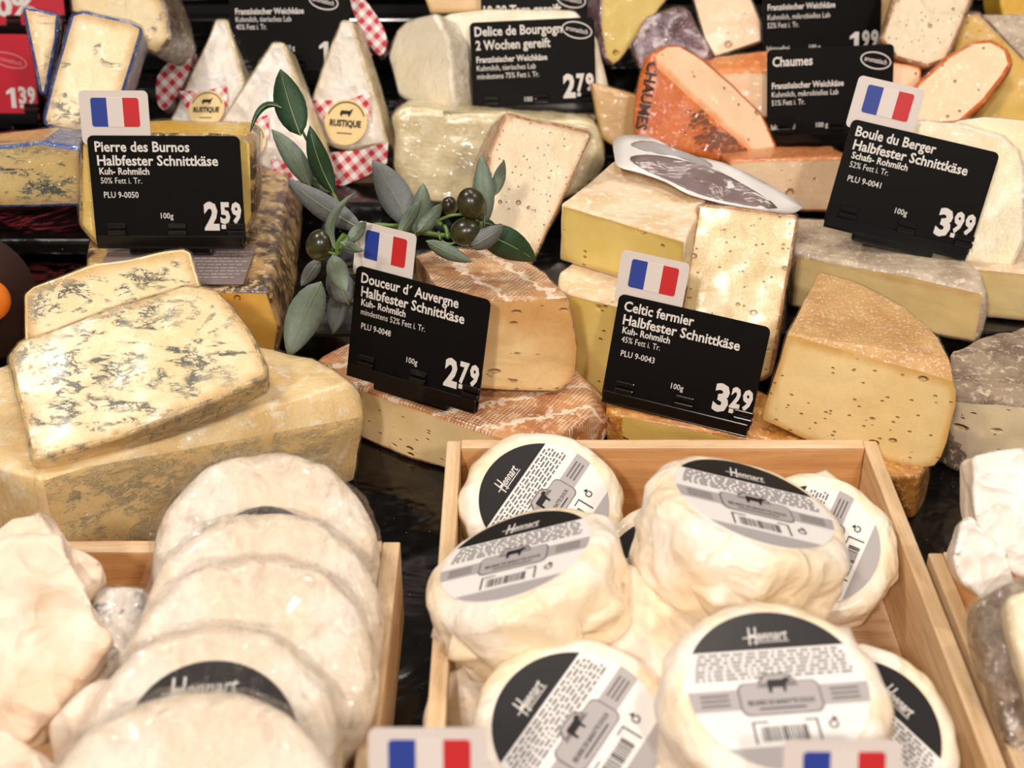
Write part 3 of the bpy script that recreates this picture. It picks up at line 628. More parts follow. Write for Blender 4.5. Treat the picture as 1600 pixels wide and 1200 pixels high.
# standing piece
n = nrm(28, -10); p0 = Y(1150, 590, .062)
cheese('semi_hard_slab', 'upright cream slab gleaming in cling film behind the 3.29 flag tag', 'cheese',
       slab([(1090, 317), (1246, 334), (1249, 345), (1225, 460), (1206, 586), (1190, 596), (1060, 575), (1050, 560), (1070, 440)], p0, n, .042, .99), M['r_m7'], M['p_m4'], [n], film=M['film_w'], bev=.0025, amp=.0018)
zt = .168
tp = [Z(876, 318, zt), Z(1072, 376, zt), Z(1110, 292, zt), Z(968, 244, zt)]
o = cheese('semi_hard_block', 'yellow block with pale dusty rind under the loose mauve paper label', 'cheese', prism(tp, .1225), M['r_m5'], M['p_m5'], [(-.3, -.95, 0)], bev=.0018, amp=.0014, key='m5')
L = REG['m5'][1]
# curled label : a curved sheet
outl = [(958, 224), (966, 213), (1000, 211), (1022, 216), (1052, 232), (1066, 240), (1130, 254), (1198, 286), (1250, 318), (1252, 326), (1232, 334), (1190, 328), (1130, 318), (1078, 304), (1040, 284), (1000, 270), (966, 260), (960, 244)]
def sheet(name, out, zf, mat, parent, L, dz=0):
    k = len(out); c = (sum(p[0] for p in out) / k, sum(p[1] for p in out) / k); vs = []; fs = []; R_ = 7
    out = smooth_px(out, 3); k = len(out)
    for j in range(R_ + 1):
        for p in out:
            u = c[0] + (p[0] - c[0]) * j / R_; v = c[1] + (p[1] - c[1]) * j / R_; vs.append(Z(u, v, zf(u, v)) + Vector((0, 0, dz)) - L)
    for j in range(R_):
        for i in range(k): fs.append((j * k + i, j * k + (i + 1) % k, (j + 1) * k + (i + 1) % k, (j + 1) * k + i))
    ob = mobj(name, vs, fs, mat, parent, True); md = ob.modifiers.new('s', 'SOLIDIFY'); md.thickness = .0003; return ob
zf = lambda u, v: .176 - .026 * max(0, (u - 1050) / 200) + .003 * math.sin((u - 960) / 300 * 3.1 + .4) + .0028 * math.sin(u / 24 + v / 15) + .0015 * math.sin(u / 11 - v / 17)
sheet('paper_label', outl, zf, M['lbl'], o, L)
sheet('label_print', [(985, 246), (1030, 244), (1105, 262), (1160, 288), (1215, 326), (1150, 318), (1090, 303), (1045, 282), (1000, 262)], zf, M['mottled'], o, L, .0006)
sheet('label_print', [(985, 226), (1020, 222), (1100, 250), (1110, 262), (1060, 246), (1010, 236)], zf, M['lgr'], o, L, .0006)
zt = .122
tp = [Z(872, 452, zt), Z(968, 478, zt), Z(1060, 455, zt), Z(1060, 420, zt), Z(905, 400, zt), Z(876, 425, zt)]
cheese('semi_hard_block', 'pale-rinded yellow block underneath the labelled one', 'cheese', prism(tp, .022), M['r_m5'], M['p_m5'], [(-.3, -.95, 0)], bev=.002, amp=.0014)
n = nrm(28, 16); p0 = Y(850, 400, .135)
cheese('ivory_wedge', 'ivory wedge with tan rind standing upright right of the olives', 'cheese',
       slab([(790, 177), (923, 205), (926, 214), (876, 308), (842, 396), (832, 414), (765, 410), (745, 390), (776, 294), (764, 236)], p0, n, .045, .99), M['r_m7'], M['p_m7'], [n], film=M['film_h'], bev=.0025, amp=.0015)
# right group
zt = .124
tp = [Z(1240, 395, zt), Z(1330, 412, zt), Z(1430, 420, zt), Z(1500, 432, zt), Z(1528, 442, zt), Z(1543, 462, zt - .006), Z(1536, 425, zt), Z(1500, 400, zt), Z(1420, 372, zt), Z(1300, 342, zt), Z(1240, 340, zt)]
cheese('half_wheel_cheese', 'deep cream half wheel with grey-beige rind under the 3.99 flag tag', 'cheese', [p for p in tp] + [Vector((p.x, p.y, .078)) for p in tp] + [Z(1547, 480, .105)], M['r_grey'], M['p_m8'], [(0, -1, 0)], bev=.003, film=M['film_s'], amp=.0014)
zt = .15
tp = [Z(1500, 415, .118), Z(1660, 430, .118), Z(1680, 330, .118), Z(1520, 330, .118)]
cheese('semi_hard_cheese', 'smooth yellow cheese face at the right edge below the ivory slab', 'cheese', prism(tp, .077), M['r_m5'], M['p_m8'], [(0, -1, 0)], film=M['film_s'])
n = nrm(30, -14); p0 = Y(1540, 400, .150)
cheese('ivory_slab', 'big ivory slab in thick cling film behind the 3.99 flag tag', 'cheese',
       slab([(1350, 205), (1440, 186), (1500, 192), (1570, 212), (1595, 235), (1604, 270), (1602, 375), (1575, 438), (1560, 442), (1510, 422), (1420, 385), (1370, 330)], p0, n, .026, .985), M['r_white'], M['p_boule'], [n], film=M['film_h'], bev=.003)
n = nrm(40, 0); p0 = Y(1560, 240, .215)
cheese('round_cheese', 'pale rounded cheese showing above the ivory slab at right', 'cheese', slab([(1472, 200), (1500, 187), (1540, 180), (1600, 186), (1650, 200), (1650, 300), (1480, 290)], p0, n, .03), M['r_white'], M['p_boule'], [n], film=M['film_s'])
zt = .09
tp = [Z(1470, 588, zt), Z(1515, 592, zt), Z(1570, 618, zt), Z(1680, 640, zt), Z(1690, 500, zt), Z(1560, 520, zt), Z(1490, 545, zt)]
cheese('soft_cheese_half', 'pale cheese with dark grey mouldy top at the right edge', 'cheese', [p for p in tp] + [Vector((p.x, p.y, .021)) for p in tp] + [Y(1465, 620, .01)], M['r_mould'], M['p_m3'], [(-.5, -.85, 0), (-.2, -.97, 0)], bev=.003, amp=.003, nscale=40)

# ================================================================== BACK ROWS
n = nrm(30, 8); p0 = Y(150, 200, .235)
def foiled(label, px, p0, n, th, foil, paste_, taper=.96, film='film_h', rname='foil', nm='blue_cheese_wedge', **k):
    return cheese(nm, label, 'cheese', slab(px, p0, n, th, taper), foil, paste_, [n], film=M[film] if film else None, rname=rname, bev=.003, **k)
foiled('broad pale blue cheese wedge in blue foil left of the first flag', [(112, 22), (130, 17), (200, 32), (222, 42), (222, 52), (190, 140), (175, 205), (120, 208), (72, 198), (67, 185), (80, 130), (100, 60)], p0, n, .045, M['foil_b'], M['p_blue3'])
n = nrm(28, 12); p0 = Y(80, 100, .275)
foiled('slim blue cheese wedge in blue foil behind the red tags', [(44, 18), (60, 14), (92, 22), (90, 60), (78, 110), (72, 150), (62, 146), (48, 80), (34, 10)], p0, n, .02, M['foil_b'], M['p_blue3'])
n = nrm(30, -15); p0 = Y(200, 40, .37)
foiled('crumpled foil-wrapped cheese at the back, above the broad blue wedge', [(104, -30), (240, -40), (262, 20), (268, 60), (245, 88), (215, 60), (190, 34), (110, 20)], p0, n, .05, M['r_brownfold'], M['p_blue3'])
n = nrm(8, 0); p0 = Y(60, 300, .165)
o = cheese('blue_cheese_block', 'long blue cheese block lying on the ledge below the 1.39 tag', 'cheese', slab([(-60, 235), (60, 222), (128, 232), (130, 322), (0, 325), (-60, 325)], p0, n, .05, 1), M['foil_b'], bluepaste('blue_veined_paste_warm', col=S(232, 206, 142), col2=S(222, 192, 118), amt=.45), [n, (0, 0, 1)], film=M['film_h'])
boxo('trim_3', (-.75, -.292, .150, .285, .122, .1345), M['counter'], bev=.003)['kind'] = 'structure'
# dark dish with orange
n = nrm(50, 10)
def disc(name, label, cat, c, n, R, th, mat, seg=40):
    bm = bmesh.new(); bmesh.ops.create_cone(bm, cap_ends=True, segments=seg, radius1=R * .7, radius2=R, depth=th); bmesh.ops.bevel(bm, geom=[e for e in bm.edges], offset=th * .15, segments=2, affect='EDGES')
    o = bmobj(name, bm, mat, None, True); o.matrix_world = Matrix.Translation(c) @ n.to_track_quat('Z', 'Y').to_matrix().to_4x4(); return tag(o, label, cat)
dd = disc('dish', 'dark brown round dish cut off at the left edge', 'dish', Y(-55, 470, .07), nrm(35, 25), .050, .018, M['dish'])
bm = bmesh.new(); bmesh.ops.create_uvsphere(bm, u_segments=28, v_segments=18, radius=.0145); o = bmobj('orange_fruit', bm, M['orange'], None, True); o.location = Y(-18, 470, .035); tag(o, 'orange round fruit peeking in at the left edge', 'fruit')

# gingham wedges
def gwedge(label, apex, left, right, yb, zshift=0, sticker=None, pitch=40, band=None, th=.030):
    n = nrm(pitch, -16); p0 = Y((left[0] + right[0]) / 2, (left[1] + right[1]) / 2, yb)
    ax, ay = apex
    px = [(ax - 9, ay + 2), (ax + 9, ay + 2), right, ((left[0] + right[0]) / 2 + 10, max(left[1], right[1]) + 10), left]
    o = cheese('soft_cheese_wedge', label, 'cheese', slab(px, p0, n, th, 1.0), M['r_white'] if 0 else M['p_wedge_side'], M['whitepaper'], [n], group=None, rname='rind', film=M['film_h'], bev=.003, key='gw')
    for c in o.children:
        if c.name.startswith('paste'): c.name = 'paper_wrap'
    L = REG['gw'][1]
    def P3(x, y, lift): return PL(x, y, p0, n) + n * lift - L
    ex = (PL(right[0], right[1], p0, n) - PL(left[0], left[1], p0, n)).normalized(); ey = n.cross(ex)
    def gsheet(name, poly, lift=.0022):
        poly = poly; vs = [P3(x, y, lift) for x, y in poly]; o0 = vs[0]
        mobj(name, vs, [tuple(range(len(vs)))], M['gingham'], o, attr={'gx': [((v - o0).dot(ex + ey) * .7 + 5, (v - o0).dot(ey - ex) * .7 + 5, 0) for v in vs]})
    if band: gsheet('gingham_band', band)
    if sticker:
        cx, cy, r_ = sticker
        for s_ in (-1, 1):
            gsheet('gingham_bow', [(cx + 6, cy - 12), (cx + 4, cy - r_ * 1.05), (cx + r_ * 1.12, cy - r_ * 1.38), (cx + r_ * 1.15, cy - r_ * .1)] if s_ > 0 else [(cx - 6, cy - 12), (cx - 10, cy - r_ * 1.02), (cx - r_ * 1.55, cy - r_ * 1.0), (cx - r_ * 1.1, cy + 2)], .0028)
        c3 = P3(cx, cy, .0030); R3 = (P3(cx + r_, cy, .003) - c3).length
        vs = [c3 + ex * R3 * math.cos(t) + ey * R3 * math.sin(t) for t in [k * math.pi / 16 for k in range(32)]]
        mobj('round_sticker', vs, [tuple(range(32))], M['sticker'], o)
        Pn = Print(); Pn.text('RUSTIQUE', -R3 * .72, R3 * .72, -R3 * .18, R3 * .26, .04); Pn.ring(0, 0, R3 * .9, R3 * .9, R3 * .05, a0=20, a1=160)
        Pn.poly([(-R3 * .3, R3 * .35), (-R3 * .25, R3 * .5), (R3 * .15, R3 * .5), (R3 * .3, R3 * .62), (R3 * .2, R3 * .35), (R3 * .12, R3 * .22), (R3 * .08, R3 * .35), (-R3 * .16, R3 * .35), (-R3 * .22, R3 * .22)])
        Pn.rect(-R3 * .35, R3 * .35, -R3 * .5, -R3 * .46)
        Pn.build('lettering', M['lbk'], o, 0, fn=lambda q: c3 + ex * q.x + ey * q.y + n * .0005)
    return o
M['p_wedge_side'] = rind('pale_wedge_side', S(226, 208, 168), S(206, 186, 142), S(240, 228, 200), 40, 120, .35, .6, .002, coat=.7)
gwedge('white paper-wrapped cheese wedge standing leftmost of the three', (345, 26), (256, 205), (404, 205), .36, sticker=(325, 172, 28), band=[(240, 150), (252, 130), (262, 150), (248, 200)][:0] or None)
gwedge('white paper-wrapped cheese wedge standing in the middle of the three', (434, 62), (322, 220), (512, 262), .30, sticker=(388, 222, 30), band=[(424, 250), (505, 256), (512, 268), (470, 285), (428, 276)])
gwedge('white paper-wrapped cheese wedge with round sticker, rightmost of the three', (540, 28), (462, 215), (608, 226), .345, pitch=30, sticker=(542, 192, 34), band=[(500, 240), (560, 236), (608, 222), (606, 255), (575, 275), (520, 298), (506, 272)])
def gpatch(name, label, px, y, pitch=30):
    n = nrm(pitch, 0); p0 = Y(px[0][0], px[0][1], y); f = [PL(u, v, p0, n) for u, v in px]; c = sum(f, Vector()) / len(f); k = len(f)
    vs = [p - c for p in f] + [p - c - n * .02 for p in f]; ex = Vector((1, 0, 0)); ey = n.cross(ex)
    o = mobj(name, vs, [tuple(range(k)), tuple(range(2 * k - 1, k - 1, -1))] + [(i, k + i, k + (i + 1) % k, (i + 1) % k) for i in range(k)], M['gingham'], attr={'gx': [(v.dot(ex + ey) * .7 + 5, v.dot(ey - ex) * .7 + 5, 0) for v in vs]})
    o.location = c; tag(o, label, 'cheese'); return o
gpatch('wrapped_cheese', 'red and white gingham-wrapped corner left of the pointed wedges', smooth_px([(246, 120), (270, 92), (300, 78), (292, 120), (262, 170), (246, 160)], 3), .42)
gpatch('wrapped_cheese', 'red and white gingham-wrapped corner behind the rightmost pointed wedge', smooth_px([(546, -10), (566, -5), (600, 45), (602, 78), (588, 84), (560, 40)], 3), .46)
# carton under the wedges with black print
n = nrm(12, 0); p0 = Y(560, 320, .325)
o = cheese('carton', 'brown display carton with black print below the gingham wedge', 'carton', slab([(500, 292), (560, 284), (606, 262), (606, 320), (500, 345)], p0, n, .05, 1), plain('brown_card', S(120, 88, 68), .7), None, bev=.0012, amp=0, key='ct')
L = REG['ct'][1]; Pn = Print(); Pn.text('una', 0, .040, 0, .016, .05); c3 = PL(528, 318, p0, n) - L
Pn.build('lettering', M['lbk'], o, 0, fn=lambda q: c3 + Vector((q.x, 0, 0)) + n.cross(Vector((1, 0, 0))) * q.y + n * .0025)

# Delice
n = nrm(24, 6); p0 = Y(760, 120, .395)
cheese('soft_cheese_block', 'big white soft cheese block in film behind the unflagged 2.79 tag', 'cheese', slab([(672, 40), (700, 20), (765, 12), (900, 16), (935, 60), (958, 160), (955, 182), (940, 187), (830, 190), (745, 194), (714, 209), (700, 196), (690, 110)], p0, n, .05, .97), M['r_white'], M['p_white'], [n], film=M['film_s'], bev=.005, key='del')
n2 = nrm(20, -45); p2_ = Y(660, 100, .385)
cheese('soft_cheese_block', 'translucent wrapped end of white cheese left of the unflagged 2.79 tag', 'cheese', slab([(618, 45), (634, 30), (680, 20), (700, 60), (700, 170), (712, 205), (680, 175), (620, 150), (604, 90)], p2_, n2, .03, .9), rind('greyish_film_cheese', S(236, 226, 204), S(214, 200, 174), S(244, 236, 218), 30, 90, .3, .8, .003, coat=.8), M['p_white'], [n2], film=M['film_h'], bev=.004)
n = nrm(14, 0); p0 = Y(700, 300, .292)
t = rind('yellowish_wrapped_stack', S(240, 224, 180), S(224, 206, 158), S(246, 234, 198), 24, 70, .3, .4, .003, coat=.8)
cheese('wrapped_cheese_stack', 'yellowish film-wrapped cheese under the big white block', 'cheese', slab([(612, 185), (625, 165), (690, 182), (800, 190), (935, 190), (945, 250), (930, 300), (790, 335), (640, 315), (618, 280)], p0, n, .06, .97), t, None, film=film_mat('cling_film_streaked', 60, .3, st=(.25, 1, 1.6), rot=(0, 0, .1)), bev=.006, amp=.003, nscale=40)
bpy.data.objects['wrapped_cheese_stack'].name = 'wrapped_cheese'
n = nrm(18, 0); p0 = Y(990, 240, .33)
cheese('wrapped_cheese', 'dim pale cheese base between the white block and the orange wedge', 'cheese', slab([(925, 130), (1000, 150), (1100, 215), (1100, 245), (990, 250), (940, 215)], p0, n, .05, 1), M['p_m8'], None, film=M['film_s'])
# Chaumes
n = nrm(42, 34); p0 = Y(1110, 160, .325)
fl = [PL(u, v, p0, n) for u, v in ((1018, 84), (1040, 69), (1062, 68), (1100, 92), (1150, 135), (1192, 178), (1214, 228), (1214, 250), (1192, 256), (1148, 208), (1088, 150), (1042, 118), (1022, 102))]
def behind(u, v, dl): d = ray(u, v).normalized(); return PL(u, v, p0, n) + d * dl
lf = [behind(u, v, dl) for u, v, dl in ((1006, 92, .012), (998, 120, .02), (988, 170, .03), (987, 205, .035), (1000, 222, .03), (1100, 250, .02), (1170, 262, .012), (1010, 150, .016), (1060, 200, .018))]
bkp = [p + Vector((.01, .06, -.05)) for p in (fl[1], fl[4], fl[6])]
ch = cheese('orange_rind_wedge', 'bright orange-rinded cheese wedge printed with dark letters', 'cheese', fl + lf + bkp, M['r_orange'], M['p_flesh'], [n], bev=.003, film=M['film_s'], key='ch')
ch.name = 'orange_rind_wedge'
L = REG['ch'][1]; bpy.context.view_layer.update(); dg = bpy.context.evaluated_depsgraph_get()
body = [c for c in ch.children if c.name.startswith('rind')][0]
from mathutils.bvhtree import BVHTree
def bvh_of(obj): me = obj.data; return BVHTree.FromPolygons([v.co for v in me.vertices], [tuple(p.vertices) for p in me.polygons])
def project_px(tree, L, pts, lift):
    out = []
    for u, v in pts:
        d = ray(u, v).normalized(); h = tree.ray_cast(CAM - L, d)
        out.append((h[0] + h[1] * lift if h[1].dot(d) < 0 else h[0] - h[1] * lift) if h[0] is not None else None)
    return out
tree = bvh_of(body)
def letters_on(tree, L, s, base, dirv, size, parent, mat, lift=.0016, width=None):
    v, f = tmesh(s, .03); a = min(p.x for p in v); b = max(p.x for p in v); dx, dy = dirv; lx = math.hypot(dx, dy)
    ux, uy = dx / lx, dy / lx; px = []
    for p in v: s_ = (p.x - a) / (b - a) * lx; t_ = p.y / .7 * size; px.append((base[0] + ux * s_ + uy * t_, base[1] + uy * s_ - ux * t_))
    q = project_px(tree, L, px, lift); vs = [x if x is not None else Vector((0, 0, 0)) for x in q]
    mobj('lettering', vs, [g for g in f if all(q[i] is not None for i in g)], mat, parent)
letters_on(tree, L, 'CHAUMES', (1014, 96), (-20, 106), 15, ch, plain('brown_black_print', S(58, 34, 20), .5))
vs = []; fs = []; rr = random.Random(3)
for k in range(300):
    s_ = rr.random() ** .8; u = 1075 + 120 * s_ + rr.uniform(-14, 10); v = 190 + 62 * s_ + rr.uniform(-32, 30) * (1 - s_ * .55); w_ = rr.uniform(2, 5)
    q = project_px(tree, L, [(u, v), (u + w_ * 1.6, v - w_ * .6), (u + w_ * 1.9, v + w_ * .4), (u + w_ * .4, v + w_ * .8)], .0016)
    if all(x is not None for x in q) and max((q[0] - x).length for x in q) < .008: n_ = len(vs); vs += q; fs.append((n_, n_ + 1, n_ + 2, n_ + 3))
if fs: mobj('printed_drawing', vs, fs, plain('brown_print', S(120, 70, 34), .5), ch)['kind'] = 'stuff'
n = nrm(25, 0)
cheese('orange_rind_wedge', 'orange-topped cheese showing between the bright orange wedge and its black tag', 'cheese', [Y(1100, 92, .40), Y(1200, 78, .40), Y(1290, 84, .40), Y(1100, 112, .37), Y(1290, 108, .37), Y(1120, 190, .36), Y(1290, 180, .36), Y(1290, 160, .44), Y(1110, 160, .44)], M['r_orangelight'], M['p_flesh'], [(0, -1, 0)], film=M['film_s'])
n = nrm(14, 0); p0 = Y(1250, 330, .25)
cheese('soft_cheese_slab', 'low pale cheese slab with orange top below the bright orange wedge', 'cheese', slab([(1140, 252), (1190, 248), (1330, 246), (1330, 330), (1262, 332), (1240, 330), (1140, 300)], p0, n, .07, 1), M['r_orangelight'], M['p_flesh'], [n], film=M['film_h'])
n = nrm(20, 20); p0 = Y(990, 90, .42)
cheese('wrapped_cheese', 'pale holey wedge in purple wrapper right of the unflagged 2.79 tag', 'cheese', slab([(938, -40), (1075, -40), (1030, 10), (990, 60), (970, 96), (958, 104), (945, 92), (936, 40)], p0, n, .035, .95), M['purple'], M['p_flesh'] if 0 else M['p_m5'], [n], film=M['film_s'], rname='wrapper')
n = nrm(25, -12); p0 = Y(1130, 60, .45)
cheese('soft_cheese_wedge', 'blurred peach-coloured wedge behind the orange wedge', 'cheese', slab([(1072, -30), (1160, -40), (1190, 30), (1192, 66), (1150, 80), (1115, 92), (1098, 60)], p0, n, .05, .95), M['r_brownfold'], M['p_flesh'], [n], film=M['film_s'])
cheese('soft_cheese_wedge', 'dark purple-wrapped cheese end between two pale wedges', 'cheese', slab([(985, 70), (1010, 25), (1070, 10), (1105, 60), (1112, 95), (1060, 110), (1000, 110)], Y(1050, 80, .40), nrm(20, 0), .03, .95), M['purple'], None, film=M['film_s'], amp=.004)
n = nrm(35, -18); p0 = Y(1470, 150, .31)
cheese('orange_rind_wedge', 'peach-fleshed rounded wedge with orange rind at upper right', 'cheese', slab([(1395, 185), (1430, 130), (1480, 85), (1520, 62), (1550, 60), (1575, 74), (1583, 100), (1570, 122), (1540, 160), (1500, 195), (1440, 200)], p0, n, .05, .97), M['r_orange'], M['p_flesh'], [n], film=M['film_s'], bev=.004)
n = nrm(32, -6); p0 = Y(1440, 90, .37)
cheese('wrapped_cheese', 'glittering film-wrapped pale cheese at top right', 'cheese', slab([(1405, -30), (1530, -30), (1505, 40), (1480, 95), (1448, 106), (1400, 92), (1374, 62)], p0, n, .03, .97), M['r_m7'], M['p_m7'], [n], film=film_mat('cling_film_glittering', 150, .5, strength=1.0), bev=.003)
cheese('semi_hard_cheese', 'peach cheese strip left of the peach-fleshed wedge', 'cheese', slab([(1385, 95), (1440, 105), (1440, 180), (1385, 160)], Y(1410, 150, .36), nrm(20, 0), .03, 1), M['r_orangelight'], M['p_flesh'], [nrm(20, 0)])
n = nrm(15, -10)
cheese('semi_hard_cheese', 'olive-yellow cheese standing in shade at the right edge', 'cheese', slab([(1500, 20), (1530, 18), (1640, 130), (1640, 240), (1560, 225), (1480, 120)], Y(1560, 120, .40), n, .04, 1), M['r_m8'] if 'r_m8' in M else M['r_brownfold'], M['p_yel'], [n], film=M['film_s'])
cheese('semi_hard_cheese', 'grey-topped cheese block at the upper right corner', 'cheese', slab([(1530, 22), (1600, 20), (1660, 60), (1660, 130), (1600, 130)], Y(1580, 60, .46), nrm(55, -10), .04, 1), M['r_grey'], None)
cheese('semi_hard_cheese', 'round yellow cheese in the upper right corner', 'cheese', slab(smooth_px([(1570, -30), (1660, -30), (1660, 30), (1600, 42), (1568, 28)], 3), Y(1600, 20, .52), nrm(20, 0), .05, 1), M['p_yel2'], None)
cheese('semi_hard_cheese', 'pale yellow cheese between the back price tags at top right', 'cheese', slab([(1366, -30), (1420, -30), (1400, 30), (1372, 60)], Y(1390, 20, .46), nrm(20, 0), .05, 1), M['p_m8'], None)
cheese('soft_cheese_slab', 'dim yellowish cheese at the very top behind the unflagged 2.79 tag', 'cheese', slab([(650, -40), (760, -40), (765, 20), (672, 22)], Y(700, 10, .47), nrm(20, 0), .05, 1), M['p_m8'], None)

# ================================================================== OLIVE BRANCH
ob = empty('olive_branch', Z(640, 520, .08)); L = ob.location.copy()
tag(ob, 'olive branch with grey-green leaves and dark olives in the middle', 'branch')
def leaf(base, tip, wpx, y, mat, bend=0, y2=None, cup=.25, ctrl=None):
    y2 = y if y2 is None else y2; N_ = 9; b0, t0 = Vector(base), Vector(tip); d = t0 - b0; nrm2 = Vector((-d.y, d.x)).normalized()
    mid = Vector(ctrl) if ctrl else (b0 + t0) / 2 + nrm2 * bend; vs = []; fs = []
    for i in range(N_ + 1):
        t = i / N_; p = b0 * (1 - t) ** 2 + mid * 2 * t * (1 - t) + t0 * t * t; tg = (mid - b0) * (1 - t) + (t0 - mid) * t; nn = Vector((-tg.y, tg.x)).normalized()
        w_ = wpx / 2 * (math.sin(math.pi * min(1, t ** .85)) ** .75 if 0 < t < 1 else .03); yy = y + (y2 - y) * t
        for k, s_ in enumerate((-1, -.5, 0, .5, 1)):
            q = p + nn * w_ * s_; depth = -cup * (1 - abs(s_)) * w_ / 2300 * 1.5
            vs.append(Y(q.x, q.y, yy + depth + .004 * math.sin(t * 5 + base[0])) - L)
    for i in range(N_):
        for k in range(4): a = i * 5 + k; fs.append((a, a + 1, a + 6, a + 5))
    o = mobj('leaf', vs, fs, M[mat], ob, True); md = o.modifiers.new('s', 'SOLIDIFY'); md.thickness = .0005
    o.data.materials.append(M['vein'])
    rib = mobj('midrib', *tube([vs[i * 5 + 2] + Vector((0, -.0006, 0)) for i in range(N_)], .0005, .0002), M['vein'], o, True)
    return o
def tube(pts, r0, r1, n=6):
    vs = []; fs = []
    for i, p in enumerate(pts):
        d = (pts[min(i + 1, len(pts) - 1)] - pts[max(i - 1, 0)]).normalized(); a = d.orthogonal().normalized(); b = d.cross(a); r_ = r0 + (r1 - r0) * i / max(1, len(pts) - 1)
        for k in range(n): t = 2 * math.pi * k / n; vs.append(p + a * r_ * math.cos(t) + b * r_ * math.sin(t))
    for i in range(len(pts) - 1):
        for k in range(n): fs.append((i * n + k, i * n + (k + 1) % n, (i + 1) * n + (k + 1) % n, (i + 1) * n + k))
    return vs, fs
LV = [((470, 212), (438, 108), 50, .10, 'leafd', -4, .12, .3, None), ((440, 168), (391, 208), 11, .11, 'leafd', 0, .10, .2, (405, 148)), ((522, 302), (484, 196), 34, .09, 'leafd', -10, .10, .4, None),
      ((486, 292), (424, 202), 34, .11, 'leafg', 8, .12, .2, None), ((566, 358), (449, 280), 40, .07, 'leafs', -8, .09, .2, None), ((640, 355), (582, 250), 52, .085, 'leafs', 8, .11, .2, None),
      ((648, 368), (661, 286), 34, .07, 'leafg', 6, .08, .5, None), ((652, 362), (690, 318), 26, .068, 'leafg', 4, .07, .4, None), ((622, 368), (657, 312), 20, .066, 'leafg', 0, .07, .3, None),
      ((757, 352), (752, 240), 34, .075, 'leafg', 2, .085, .3, None), ((772, 306), (788, 250), 20, .085, 'leafg', 0, .09, .3, None), ((744, 362), (838, 408), 50, .080, 'leafd', -10, .078, .3, None),
      ((733, 386), (787, 352), 32, .060, 'leafs', 4, .055, .4, None), ((666, 376), (738, 409), 24, .060, 'leafg', 4, .058, .3, None), ((528, 394), (556, 300), 16, .050, 'leafg', 0, .06, .4, (492, 348)),
      ((520, 398), (541, 456), 34, .045, 'leafg', 4, .03, .3, None), ((502, 440), (451, 558), 56, .060, 'leafg', 6, .045, .2, None), ((545, 378), (572, 346), 22, .06, 'leafg', 0, .06, .3, None),
      ((545, 475), (516, 415), 44, .075, 'leafs', 0, .07, .2, None), ((500, 405), (470, 447), 24, .075, 'leafs', 0, .07, .2, None), ((532, 378), (568, 392), 16, .050, 'leafg', 3, .048, .3, None),
      ((730, 340), (775, 352), 18, .078, 'leafd', 0, .08, .2, None), ((540, 440), (520, 522), 34, .09, 'leafs', 3, .09, .2, None), ((560, 352), (500, 330), 30, .10, 'leafs', 0, .11, .2, None), ((520, 300), (470, 262), 22, .13, 'leafg', 0, .13, .2, None)]
for a_, b_, w_, y_, m_, be, y2_, cu, ct in LV: leaf(a_, b_, w_, y_, m_, be, y2_, cu, ct)
def stem(pp, r0, r1):
    pts = [Y(*p) - L for p in pp]; fine = []
    for i in range(len(pts) - 1):
        p_, q_, r_, s_ = pts[max(i - 1, 0)], pts[i], pts[i + 1], pts[min(i + 2, len(pts) - 1)]
        for k in range(5): t = k / 5; fine.append(.5 * ((2 * q_) + (-p_ + r_) * t + (2 * p_ - 5 * q_ + 4 * r_ - s_) * t * t + (-p_ + 3 * q_ - 3 * r_ + s_) * t ** 3))
    fine.append(pts[-1]); mobj('stem', *tube(fine, r0, r1), M['stem'], ob, True)
stem([(526, 398, .060), (545, 370, .085), (590, 352, .095), (650, 362, .092), (700, 368, .085), (745, 362, .074), (752, 345, .075)], .0022, .0014)
stem([(650, 368, .08), (672, 352, .075), (700, 338, .07), (722, 335, .07)], .0012, .0010); stem([(685, 362, .07), (690, 376, .066), (705, 381, .064), (722, 372, .064)], .0010, .0008)
stem([(526, 398, .052), (528, 380, .05), (538, 366, .05)], .0013, .0016); stem([(526, 398, .052), (505, 390, .052), (498, 384, .05)], .0011, .0008)
stem([(700, 372, .08), (690, 350, .09), (640, 352, .092), (566, 356, .08), (530, 390, .06)], .0015, .0012); stem([(560, 362, .095), (530, 320, .10), (505, 270, .11), (470, 200, .112)], .0018, .0010)
def olive(u, v, r, y, rz):
    bm = bmesh.new(); bmesh.ops.create_uvsphere(bm, u_segments=28, v_segments=18, radius=r)
    for p in bm.verts: p.co.z *= 1.16
    bmesh.ops.rotate(bm, verts=bm.verts, matrix=Matrix.Rotation(rz, 3, 'Y')); o = bmobj('olive', bm, M['olive'], ob, True); o.location = Y(u, v, y) - L
olive(736, 318, .0095, .068, -.3); olive(728, 362, .0095, .062, 1.3); olive(500, 383, .0095, .058, .3); olive(702, 322, .006, .11, 0)

